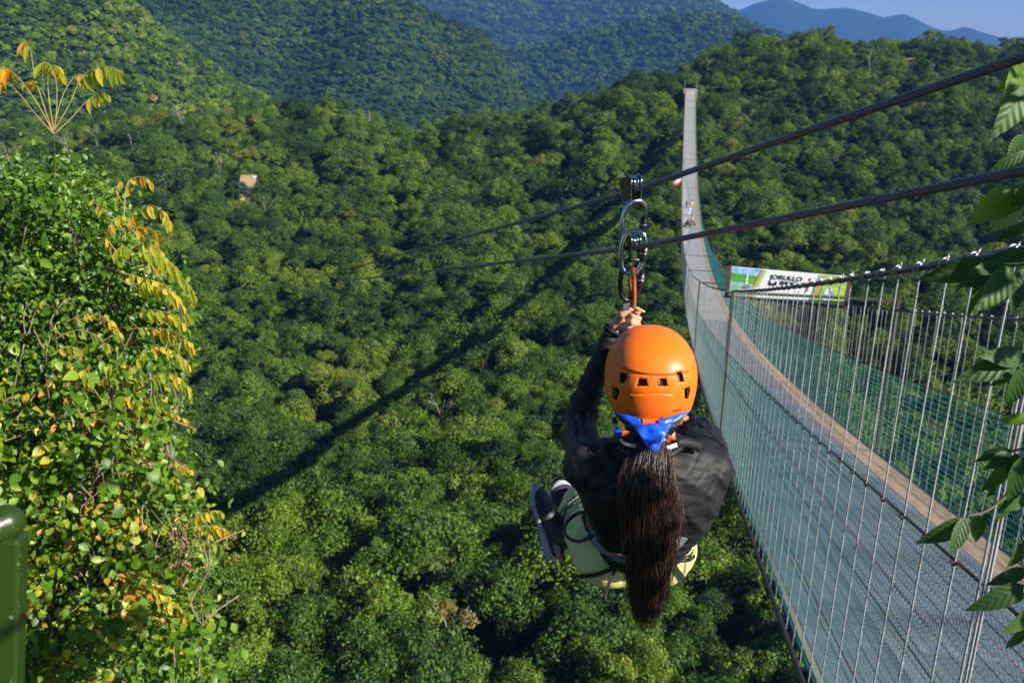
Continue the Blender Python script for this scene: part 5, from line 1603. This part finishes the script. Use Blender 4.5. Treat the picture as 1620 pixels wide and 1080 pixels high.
# ------------------------------------------------------------ green handrail corner
M_GPAINT = mat('glossy_green_paint', (.019, .042, .005), .33, spec=.4, coat=.1, noise_scale=130, col2=(.15, .18, .11), bump=.0006, bump_scale=130, ramp=(.66, .72))
RL = empty('green_railing', W(10, 1000, 1.15)); 
def rls(o): o.parent = RL; o.location = -Vector(RL.location); return o
mb = MB(); a = W(-250, 925, 1.05); b = W(9, 826, 1.15); dd = (b - a).normalized()
capsule(mb, a, .0235, b, .0235, 24, 8); rls(mb.build('handrail', M_GPAINT, smooth=True))
pa, pb = W(-14, 842, 1.15), W(-24, 1500, 1.30)
zz = (pa - pb).normalized(); xx = Vector((1, .12, 0)); xx = (xx - zz * xx.dot(zz)).normalized(); rt2 = Matrix((xx, zz.cross(xx), zz)).transposed()
mb = MB(); mb.box((pa + pb) / 2, (.082, .034, (pa - pb).length), rt2); o = rls(mb.build('post', M_GPAINT)); bv_ = o.modifiers.new('b', 'BEVEL'); bv_.width = .006; bv_.segments = 3
z1 = pa.z
tag(RL, 'glossy green painted metal railing end in the lower left corner', 'railing')

# ------------------------------------------------------------ leaves near the camera
def leaf_shape(L, w, fold=.18, droop=.25, n=6, point=1.0, cup=0):
    """leaf lying along +Y, stalk at the origin, upper side +Z"""
    V = []; Fc = []
    for i in range(n + 1):
        t = i / n
        ww = w * .5 * (math.sin(math.pi * t ** .8) ** .8) * (1 if t < .75 else 1 - .35 * (t - .75) * 4 * point)
        if i in (0, n): ww = w * .01
        z = -droop * L * t * t; y = L * t * (1 - .12 * droop)
        V += [(-ww, y, z + fold * ww + cup * ww * math.sin(t * 9)), (0, y, z), (ww, y, z + fold * ww - cup * ww * math.sin(t * 8))]
    for i in range(n):
        a = i * 3; Fc += [(a, a + 1, a + 4, a + 3), (a + 1, a + 2, a + 5, a + 4)]
    return V, Fc
def leaf_mesh(name, m, *a, val=.5, **k):
    V, Fc = leaf_shape(*a, **k); me = mesh_of(name, V, Fc, True); leaf_attr(me, [val] * len(Fc)); me.materials.append(m); return me
def orient(dirv, up):
    y = dirv.normalized(); x = y.cross(up).normalized(); z = x.cross(y)
    return Matrix((x, y, z)).transposed()
def soup(name, items, m, parent=None):
    """many leaves in one mesh. items: (pos, Matrix3, L, w, value)"""
    V0, F0 = leaf_shape(1, .6, fold=.25, droop=.25, n=3); V0 = np.array(V0); F0 = np.array([list(f) for f in F0])
    nv = len(V0); Vs = []; Fs = []; at = []
    for i, (p, M, L, w, val) in enumerate(items):
        sc = np.array([w / .6, L, L]); Vs.append((V0 * sc) @ np.array(M).T + np.array(p)); Fs.append(F0 + i * nv); at += [val] * len(F0)
    V = np.concatenate(Vs); Fc = np.concatenate(Fs)
    me = bpy.data.meshes.new(name); me.from_pydata(V.tolist(), [], Fc.tolist()); leaf_attr(me, at); me.polygons.foreach_set('use_smooth', [True] * len(me.polygons))
    o = link(name, me, m); 
    if parent is not None: rel(o, parent)
    return o
# bank side
M_L_DARK = leaf_mat('dark_glossy_leaf', [(0, (.028, .075, .010)), (.4, (.065, .150, .014)), (.7, (.13, .23, .020)), (1, (.26, .31, .025))], rough=.38, patch=1.0, translucent=.3, valvar=.1)
M_L_LIME = leaf_mat('lime_vine_leaf', [(0, (.030, .085, .010)), (.35, (.075, .17, .014)), (.65, (.16, .27, .018)), (.85, (.34, .36, .028)), (.95, (.46, .33, .03)), (1, (.46, .22, .03))], rough=.42, patch=1.0, translucent=.35, valvar=.1)
M_L_YEL = leaf_mat('turning_leaflet', [(0, (.22, .34, .03)), (.35, (.42, .46, .04)), (.6, (.72, .52, .05)), (.85, (.72, .32, .04)), (1, (.50, .16, .04))], rough=.45, patch=1.0, translucent=.4, valvar=.1, tgain=1.3)
M_TWIG = mat('dry_twig', (.30, .22, .15), .9, noise_scale=30, col2=(.17, .12, .08))
M_STEMY = mat('yellow_green_stalk', (.34, .32, .08), .6, noise_scale=20, col2=(.34, .22, .08))
EDGE = [(250, 60), (268, 118), (285, 150), (320, 175), (360, 205), (400, 225), (450, 245), (520, 262), (600, 262), (680, 245), (740, 255), (800, 285), (850, 305), (900, 300), (950, 292), (1000, 300), (1080, 322), (1200, 380)]
def edge_u(v): return interp(v, [e_[0] for e_ in EDGE], [e_[1] for e_ in EDGE]) + 26 * noise.noise(Vector((v / 34, 3.3, 0))) + 12 * noise.noise(Vector((v / 11, 8.3, 0)))
br_ = random.Random(21)
def rand_rot(tilt_to=None, k=.8):
    n_ = Vector((br_.gauss(0, 1), br_.gauss(0, 1), br_.gauss(0, 1))).normalized() * k + (tilt_to or Vector((.2, -.5, .8)))
    n_.normalize(); d = Vector((br_.gauss(0, 1), br_.gauss(0, 1), br_.gauss(0, 1) - .7)); d = (d - n_ * d.dot(n_)).normalized()
    return orient(d, n_)
def shrub(name, label, cat, vr, dens, m, Lr, ar, vals, depth, nindiv, seed, filt=None, group=None):
    br_.seed(seed)
    root = empty(name, W(120, (vr[0] + vr[1]) / 2, depth + .5))
    items = []
    ncl = int(dens)
    for c in range(ncl):
        v = br_.uniform(*vr); eu = edge_u(v)
        u = br_.uniform(-120, eu) if br_.random() < .78 else eu - abs(br_.gauss(0, 22))
        if filt and not filt(u, v): continue
        inward = max(0.0, (eu - u) / 300)
        front = depth + .75 * noise.noise(Vector((u / 70, v / 70, seed))) + .55 * noise.noise(Vector((u / 28, v / 28, seed + 3)))
        d = front + abs(br_.gauss(0, .30)) + max(0, .5 - inward * 3) * .8
        C0 = W(u, v, d); cr = br_.uniform(.05, .13); hue = vals(u, v, br_)
        for k in range(br_.randint(7, 15)):
            off = Vector((br_.gauss(0, 1), br_.gauss(0, 1), br_.gauss(0, 1) * .8)) * cr
            L = br_.uniform(*Lr) * (1 + .5 * (br_.random() < .12))
            items.append((C0 + off, rand_rot(), L, L * br_.uniform(*ar), min(1, max(0, hue + br_.gauss(0, .12))), d))
    # the leaves nearest the eye are parts of their own
    def front_key(it): return -(proj(it[0])[2] - depth) + it[2] * 8
    vis = [it for it in items if 0 < proj(it[0])[0] < 330 and 0 < proj(it[0])[1] < 1080]
    vis.sort(key=front_key, reverse=True); ids = set(id(x) for x in vis[:nindiv])
    soup('foliage', [it[:5] for it in items if id(it) not in ids], m, root)['kind'] = 'stuff'
    shapes = [leaf_mesh('leaf', m, 1, .62, fold=.25, droop=.25, n=4, val=q / 5 + .1) for q in range(5)]
    for it in vis[:nindiv]:
        me = shapes[min(4, int(it[4] * 5))]; o = link('leaf', me, None, root)
        o.matrix_basis = Matrix.Translation(Vector(it[0]) - root.location) @ it[1].to_4x4() @ Matrix.Diagonal((it[3] / .62, it[2], it[2], 1))
    # branches
    for k in range(9):
        v0 = br_.uniform(*vr); u0 = br_.uniform(-60, edge_u(v0) - 20); p = W(u0, v0 + 90, depth + .45); q = W(u0 + br_.uniform(-70, 70), v0 - br_.uniform(20, 90), depth - br_.uniform(-.15, .12))
        mb = MB(); mid = p.lerp(q, .5) + Vector((br_.uniform(-.1, .1), br_.uniform(-.1, .1), br_.uniform(-.05, .1))); mb.tube(catmull([p, mid, q], 5), [.010 - .0006 * i for i in range(11)], 5); rel(mb.build('branch', M_TWIG, smooth=True), root)
    tag(root, label, cat, group)
    return root
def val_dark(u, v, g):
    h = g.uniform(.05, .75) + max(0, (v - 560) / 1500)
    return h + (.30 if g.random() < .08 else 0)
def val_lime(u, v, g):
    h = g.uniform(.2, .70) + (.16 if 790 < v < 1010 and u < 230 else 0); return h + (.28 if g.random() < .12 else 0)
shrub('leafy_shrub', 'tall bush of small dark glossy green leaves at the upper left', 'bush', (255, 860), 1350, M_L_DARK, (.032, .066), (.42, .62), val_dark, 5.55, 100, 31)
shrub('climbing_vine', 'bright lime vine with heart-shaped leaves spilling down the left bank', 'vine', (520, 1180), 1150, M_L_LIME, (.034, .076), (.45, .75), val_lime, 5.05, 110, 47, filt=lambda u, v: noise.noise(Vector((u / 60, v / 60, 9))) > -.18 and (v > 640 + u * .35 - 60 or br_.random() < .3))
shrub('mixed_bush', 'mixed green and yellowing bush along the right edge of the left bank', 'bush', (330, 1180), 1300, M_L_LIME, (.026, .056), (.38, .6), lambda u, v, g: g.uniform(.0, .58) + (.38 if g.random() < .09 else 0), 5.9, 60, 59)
# brown litter and dead leaves in the thinner parts
items = []; br_.seed(77)
for k in range(900):
    c_ = br_.choice([(215, 690, 30, 75), (120, 660, 40, 25), (255, 900, 45, 70), (170, 760, 60, 40), (300, 850, 30, 40)]); u = br_.gauss(c_[0], c_[2]); v = br_.gauss(c_[1], c_[3])
    if u > edge_u(v): continue
    items.append((W(u, v, 5.35 + br_.uniform(-.25, .5)), rand_rot(), br_.uniform(.03, .06), br_.uniform(.012, .03), br_.uniform(0, 1)))
M_DEAD = leaf_mat('withered_leaf', [(0, (.20, .12, .06)), (.5, (.36, .22, .12)), (1, (.48, .26, .12))], patch=1.0, translucent=.15)
wr = empty('withered_creeper', W(215, 700, 5.4))
soup('withered_leaves', items, M_DEAD, wr)['kind'] = 'stuff'
mb = MB()
for k in range(60):
    c_ = br_.choice([(215, 700), (140, 640), (270, 920), (180, 780), (60, 560), (300, 840)]); u, v = c_[0] + br_.gauss(0, 60), c_[1] + br_.gauss(0, 90)
    pts_ = [W(u, v, 5.1)]; 
    for q in range(4): u += br_.uniform(-32, 32); v += br_.uniform(10, 45) * br_.choice([1, 1, -1]); pts_.append(W(min(u, edge_u(v) + 25), v, 5.1 + br_.uniform(-.12, .25)))
    mb.tube(catmull(pts_, 5), (.0022 + br_.random() * .0028), 5, False)
rel(mb.build('stems', M_TWIG, smooth=True), wr)
tag(wr, 'tangle of withered brown creeper stems and dead leaves on the left bank', 'creeper')
# small trunk wrapped by creepers
mb = MB(); c = catmull([W(205, 800, 5.6), W(200, 740, 5.45), W(190, 680, 5.35), W(180, 625, 5.35), W(172, 590, 5.5)], 6); mb.tube(c, [.034 - .0006 * i for i in range(len(c))], 8)
c = catmull([W(182, 630, 5.35), W(205, 600, 5.4), W(222, 575, 5.5)], 5); mb.tube(c, .016, 6)
o = mb.build('creeper_covered_trunk', M_TWIG, smooth=True); tag(o, 'short brown creeper-covered trunk in the middle of the left bank', 'tree trunk')
# earth bank behind the foliage
V = []; Fc = []; nu, nv = 24, 44
for j in range(nv):
    for i in range(nu):
        v = 420 + j * 28; eu = edge_u(min(v, 1200)); u = -700 + (eu - 45 + 700) * (i / (nu - 1)) ** .6
        d = 6.6 + .25 * noise.noise(Vector((i * .4, j * .4, 2))) + (.9 * max(0, (i - nu + 4) / 4) ** 2)
        V.append(W(u, v + (20 if j == 0 else 0), d + (j * .01)))
for j in range(nv - 1):
    for i in range(nu - 1): a = j * nu + i; Fc.append((a, a + 1, a + nu + 1, a + nu))
o = link('earth_slope', mesh_of('earth_slope', V, Fc, True), mat('dark_soil', (.05, .045, .02), 1, noise_scale=9, col2=(.03, .045, .012), bump=.02, bump_scale=25)); tag(o, kind='structure')  # dark soil mottled brown and green
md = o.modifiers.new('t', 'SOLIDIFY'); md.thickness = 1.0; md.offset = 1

# compound-leaved saplings: each leaflet a part
LSH = [leaf_mesh('leaflet', M_L_YEL, 1, .36, fold=.3, droop=.18, n=5, val=q) for q in (.05, .2, .35, .5, .65, .8, .95)]
def sapling(label, stems, rachis, depth, hang=.9, group='yellowing saplings with drooping compound leaves'):
    p0 = W(*stems[0][-1], depth); e = empty('yellowing_sapling', W(*stems[0][0], depth))
    mb = MB()
    for st in stems: c = catmull([W(u, v, depth + (0 if hang is None else hang * (1 - i / (len(st) - 1)))) for i, (u, v) in enumerate(st)], 5); mb.tube(c, [.0062 - .0025 * i / len(c) for i in range(len(c))], 6)
    rel(mb.build('stem', M_STEMY, smooth=True), e)
    for (path, n, L, val, start) in rachis:
        dz = br_.uniform(-.25, .25)
        c = catmull([W(u, v, depth + dz * i / len(path)) for i, (u, v) in enumerate(path)], 8); mb = MB(); mb.tube(c, [.0028 - .0018 * i / len(c) for i in range(len(c))], 5); rel(mb.build('leaf_stalk', M_STEMY, smooth=True), e)
        for k in range(n):
            t = start + (1 - start) * (k + .5) / n; i = min(len(c) - 2, int(t * (len(c) - 1))); p = c[i].lerp(c[i + 1], t * (len(c) - 1) - i); tan = (c[i + 1] - c[i]).normalized()
            for sd in (-1, 1):
                if br_.random() < .12: continue
                dv = (Vector((0, 0, -1)) * br_.uniform(.7, 1.1) + tan * br_.uniform(.1, .5) + Vector((0, sd * .55, 0)) + Vector((br_.gauss(0, .12), 0, br_.gauss(0, .12)))).normalized()
                nrm = Vector((sd * .5 + br_.gauss(0, .3), -1, .4 + br_.gauss(0, .3)))
                M = orient(dv, nrm); l_ = 1.22 * L * br_.uniform(.75, 1.1) * (1 - .25 * abs(t - .5))
                vv = min(.95, max(.05, val * .85 + br_.gauss(0, .16)))
                o = link('leaflet', LSH[min(6, int(vv * 7))], None, e); o.matrix_basis = Matrix.Translation(p - e.location) @ M.to_4x4() @ Matrix.Diagonal((l_, l_, l_, 1))
    tag(e, label, 'sapling', group)
br_.seed(5)
sapling('slender sapling with bare yellow stalks and orange-tipped leaves standing above the bush top', [[(85, 330), (86, 265), (85, 210)]],
        [([(85, 212), (70, 170), (55, 120), (48, 80), (38, 66), (32, 76)], 4, .085, .70, .62), ([(85, 212), (60, 165), (30, 125), (10, 108), (-12, 112)], 6, .10, .72, .66), ([(85, 200), (100, 150), (120, 120), (138, 122)], 4, .085, .5, .6), ([(85, 205), (70, 150), (52, 128), (38, 132)], 4, .08, .62, .6),
         ([(85, 212), (60, 185), (20, 138), (-10, 128)], 2, .09, .65, .8), ([(86, 206), (110, 165), (128, 125), (150, 108), (175, 106), (190, 114)], 9, .115, .20, .42),
         ([(86, 212), (110, 190), (140, 158), (168, 145)], 5, .085, .45, .66), ([(85, 206), (78, 160), (76, 120), (88, 104), (98, 118)], 5, .09, .5, .6),
         ([(86, 208), (90, 165), (88, 125), (75, 100), (60, 104)], 5, .09, .5, .6)], 5.2)
sapling('sapling with orange and yellow drooping leaflets at the bush shoulder', [[(195, 470), (190, 400), (196, 350)]],
        [([(196, 352), (198, 310), (205, 285), (225, 280), (240, 290)], 6, .065, .62, .35), ([(196, 352), (215, 335), (240, 325), (262, 340), (266, 358)], 7, .095, .55, .3),
         ([(194, 365), (180, 345), (160, 330), (145, 318)], 4, .06, .55, .4), ([(196, 375), (215, 362), (235, 360), (250, 372)], 5, .09, .78, .3),
         ([(192, 380), (205, 355), (212, 335)], 4, .08, .7, .2), ([(185, 400), (170, 375), (178, 350), (195, 340)], 6, .07, .72, .1), ([(200, 400), (222, 385), (248, 392), (262, 408)], 6, .08, .6, .2), ([(200, 330), (185, 305), (190, 285)], 4, .06, .66, .3)], 5.3)
sapling('sapling with long drooping yellow-green leaflets below the shoulder of the bush', [[(200, 560), (205, 480), (210, 400)]],
        [([(205, 405), (235, 398), (262, 410), (285, 430)], 8, .095, .28, .1), ([(205, 425), (240, 418), (275, 428), (300, 455), (308, 480)], 9, .095, .38, .15),
         ([(200, 450), (235, 450), (270, 465), (298, 500)], 8, .10, .4, .15), ([(205, 500), (240, 490), (275, 500), (300, 525)], 7, .085, .42, .1), ([(210, 400), (195, 390), (180, 400)], 4, .08, .3, .2), ([(200, 520), (250, 520), (285, 530), (305, 552)], 8, .08, .5, .1), ([(190, 430), (225, 440), (258, 450), (280, 470)], 8, .09, .5, .1)], 5.25)
sapling('sapling with golden leaflets on the right edge halfway down the bank', [[(200, 720), (215, 650), (225, 600)]],
        [([(225, 605), (255, 590), (285, 600), (305, 625)], 7, .075, .55, .15), ([(220, 560), (250, 548), (280, 560), (300, 580)], 6, .075, .6, .15), ([(215, 650), (245, 645), (275, 655), (302, 668)], 6, .065, .66, .3),
         ([(225, 600), (215, 575), (225, 555)], 4, .07, .5, .2), ([(230, 735), (270, 730), (305, 745)], 6, .055, .75, .3)], 5.2)
sapling('low sapling with pale yellow feathered leaves pointing right over the valley', [[(235, 905), (262, 870), (285, 838)]],
        [([(285, 838), (310, 818), (335, 808), (352, 812)], 8, .060, .38, .2), ([(285, 838), (315, 832), (340, 832), (360, 838)], 7, .065, .55, .25), ([(270, 868), (300, 862), (330, 860), (362, 864)], 8, .045, .3, .3)], 5.1)

for q, (lab, v0, n_) in enumerate([('lower-right sapling with mixed green and gold drooping leaflets near the bank foot', 960, 5), ('sapling of yellow-green drooping leaflets hidden in the middle of the bank edge', 640, 6), ('scraggly sapling with orange leaflets at the centre of the bank', 560, 5)]):
    rs_ = []
    for k in range(n_):
        vv = v0 + k * 26 - 50; uu = min(edge_u(vv), 330) - (90 if q < 2 else 170); L_ = br_.uniform(60, 95)
        rs_.append(([(uu, vv), (uu + L_ * .4, vv - 14), (uu + L_ * .8, vv - 4), (uu + L_, vv + 20)], br_.randint(5, 8), br_.uniform(.05, .075), br_.uniform(.25, .75), .1))
    u_ = min(edge_u(v0), 330) - (85 if q < 2 else 165)
    sapling(lab, [[(u_, v0 + 90), (u_ + 4, v0 + 20), (u_, v0 - 45)]], rs_, 5.12)

# ------------------------------------------------------------ branch with big leaves at the right edge
M_BIGLEAF = leaf_mat('broad_dark_leaf', [(0, (.022, .062, .012)), (.6, (.050, .125, .018)), (1, (.13, .23, .025))], rough=.5, patch=1.0, translucent=.38, valvar=.05, tgain=2.2)
_n = M_BIGLEAF.node_tree.nodes; _l = M_BIGLEAF.node_tree.links
_tc = _n.new('ShaderNodeTexCoord'); _mp = _n.new('ShaderNodeSeparateXYZ'); _l.new(_tc.outputs['Object'], _mp.inputs[0])
_ab = _n.new('ShaderNodeMath'); _ab.operation = 'ABSOLUTE'; _l.new(_mp.outputs[0], _ab.inputs[0])
_s1 = _n.new('ShaderNodeMath'); _s1.operation = 'MULTIPLY_ADD'; _s1.inputs[1].default_value = -1.2; _l.new(_ab.outputs[0], _s1.inputs[0]); _l.new(_mp.outputs[1], _s1.inputs[2])
_s2 = _n.new('ShaderNodeMath'); _s2.operation = 'MULTIPLY'; _s2.inputs[1].default_value = 46; _l.new(_s1.outputs[0], _s2.inputs[0])
_s3 = _n.new('ShaderNodeMath'); _s3.operation = 'SINE'; _l.new(_s2.outputs[0], _s3.inputs[0])
_bp = _n.new('ShaderNodeBump'); _bp.inputs['Distance'].default_value = .0035; _bp.inputs['Strength'].default_value = .16; _l.new(_s3.outputs[0], _bp.inputs['Height']); _l.new(_bp.outputs[0], _n['Principled BSDF'].inputs['Normal'])
BL = [leaf_mesh('leaf', M_BIGLEAF, 1, w_, fold=f_, droop=dr_, n=9, val=v_, cup=c_) for w_, f_, dr_, v_, c_ in [(.46, .22, .15, .3, 0), (.50, .3, .3, .5, .05), (.42, .18, .4, .15, 0), (.52, .35, .2, .95, .25)]]
TR = empty('overhanging_branch', W(1640, 500, 1.38)); br_.seed(12)
LIST = [ # base pixel, tip pixel, depth, shape
    (1533, 820, 1458, 868, 1.45, 2), (1527, 818, 1506, 882, 1.45, 0), (1545, 812, 1549, 868, 1.5, 1), (1560, 812, 1552, 842, 1.55, 2),
    (1622, 122, 1592, 216, 1.5, 1), (1628, 105, 1582, 140, 1.5, 3), (1612, 100, 1600, 148, 1.5, 3), (1630, 160, 1570, 150, 1.55, 0), (1630, 215, 1596, 240, 1.6, 0),
    (1610, 300, 1538, 352, 1.5, 3), (1604, 296, 1556, 330, 1.52, 1), (1612, 300, 1586, 372, 1.5, 3), (1624, 290, 1602, 352, 1.45, 1), (1626, 350, 1585, 385, 1.5, 2), (1625, 240, 1575, 262, 1.6, 2),
    (1585, 418, 1502, 432, 1.45, 2), (1590, 420, 1518, 452, 1.45, 0), (1588, 424, 1530, 500, 1.44, 1), (1600, 424, 1556, 490, 1.42, 1), (1612, 430, 1605, 500, 1.42, 0), (1620, 425, 1596, 485, 1.46, 2), (1580, 412, 1512, 462, 1.5, 2), (1640, 400, 1560, 408, 1.5, 2), (1570, 416, 1468, 442, 1.55, 2),
    (1618, 566, 1560, 562, 1.45, 0), (1610, 572, 1532, 592, 1.45, 2), (1612, 575, 1568, 620, 1.45, 1), (1620, 580, 1598, 652, 1.42, 1), (1625, 560, 1580, 580, 1.5, 2), (1600, 570, 1545, 600, 1.5, 2),
    (1630, 662, 1578, 664, 1.45, 3), (1600, 712, 1540, 722, 1.5, 2), (1598, 716, 1556, 742, 1.5, 0), (1600, 718, 1562, 790, 1.5, 1), (1610, 716, 1592, 762, 1.48, 2), (1622, 720, 1596, 800, 1.46, 0), (1575, 770, 1560, 790, 1.5, 0), (1615, 775, 1580, 795, 1.5, 2), (1600, 785, 1575, 830, 1.5, 0),
    (1625, 780, 1600, 812, 1.5, 1), (1628, 850, 1596, 905, 1.5, 0), (1625, 900, 1570, 925, 1.52, 2), (1620, 925, 1542, 972, 1.5, 2), (1625, 935, 1590, 962, 1.5, 0), (1622, 990, 1592, 1035, 1.55, 0), (1632, 960, 1600, 1010, 1.5, 1)]
for (u0, v0, u1, v1, d, k) in LIST:
    d *= .92; a = W(u0, v0, d); b = W(u1, v1, d + br_.uniform(-.05, .03)); L = (b - a).length * .94
    nrm = Vector((br_.gauss(.1, .35), -1 + br_.gauss(0, .3), br_.gauss(.45, .3)))
    o = link('leaf', BL[k], None, TR); o.matrix_basis = Matrix.Translation(a - TR.location) @ orient(b - a, nrm).to_4x4() @ Matrix.Diagonal((L * .82, L, L, 1))
mb = MB()
for path in [[(1700, 90), (1630, 105), (1612, 98)], [(1700, 280), (1630, 290), (1604, 298)], [(1700, 400), (1610, 420), (1575, 414)], [(1720, 540), (1620, 570), (1606, 572)], [(1720, 690), (1640, 705), (1598, 714)],
             [(1660, 700), (1600, 775), (1560, 808), (1528, 816)], [(1700, 850), (1630, 850)], [(1700, 900), (1640, 925), (1618, 926)], [(1990, 0), (1960, 300), (1965, 600), (1980, 1000), (1990, 1200)]]:
    c = catmull([W(u, v, 1.38 if len(path) < 5 else 1.2) for u, v in path], 6); mb.tube(c, [(.0035 if len(path) < 5 else .008) * (1 - .5 * i / len(c)) for i in range(len(c))], 6)
rel(mb.build('twigs', mat('green_twig', (.10, .12, .04), .6), smooth=True), TR)
# unseen part of the crown, added out of frame to shade these leaves
items = []
for k in range(2400):
    p = Vector((br_.uniform(1.12, 1.85), br_.uniform(.80, 1.45), br_.uniform(-.95, .62)))
    if proj(p)[0] < 1650 or abs(p.y - (1.27 - .675 * (p.x - .85))) > .12: continue
    items.append((p, rand_rot(), br_.uniform(.05, .09), br_.uniform(.028, .045), br_.uniform(.1, .7)))
o = soup('leaf_mass', items, M_BIGLEAF, TR); o['kind'] = 'stuff'
tag(TR, 'overhanging branch with broad dark green leaves along the right edge', 'branch')
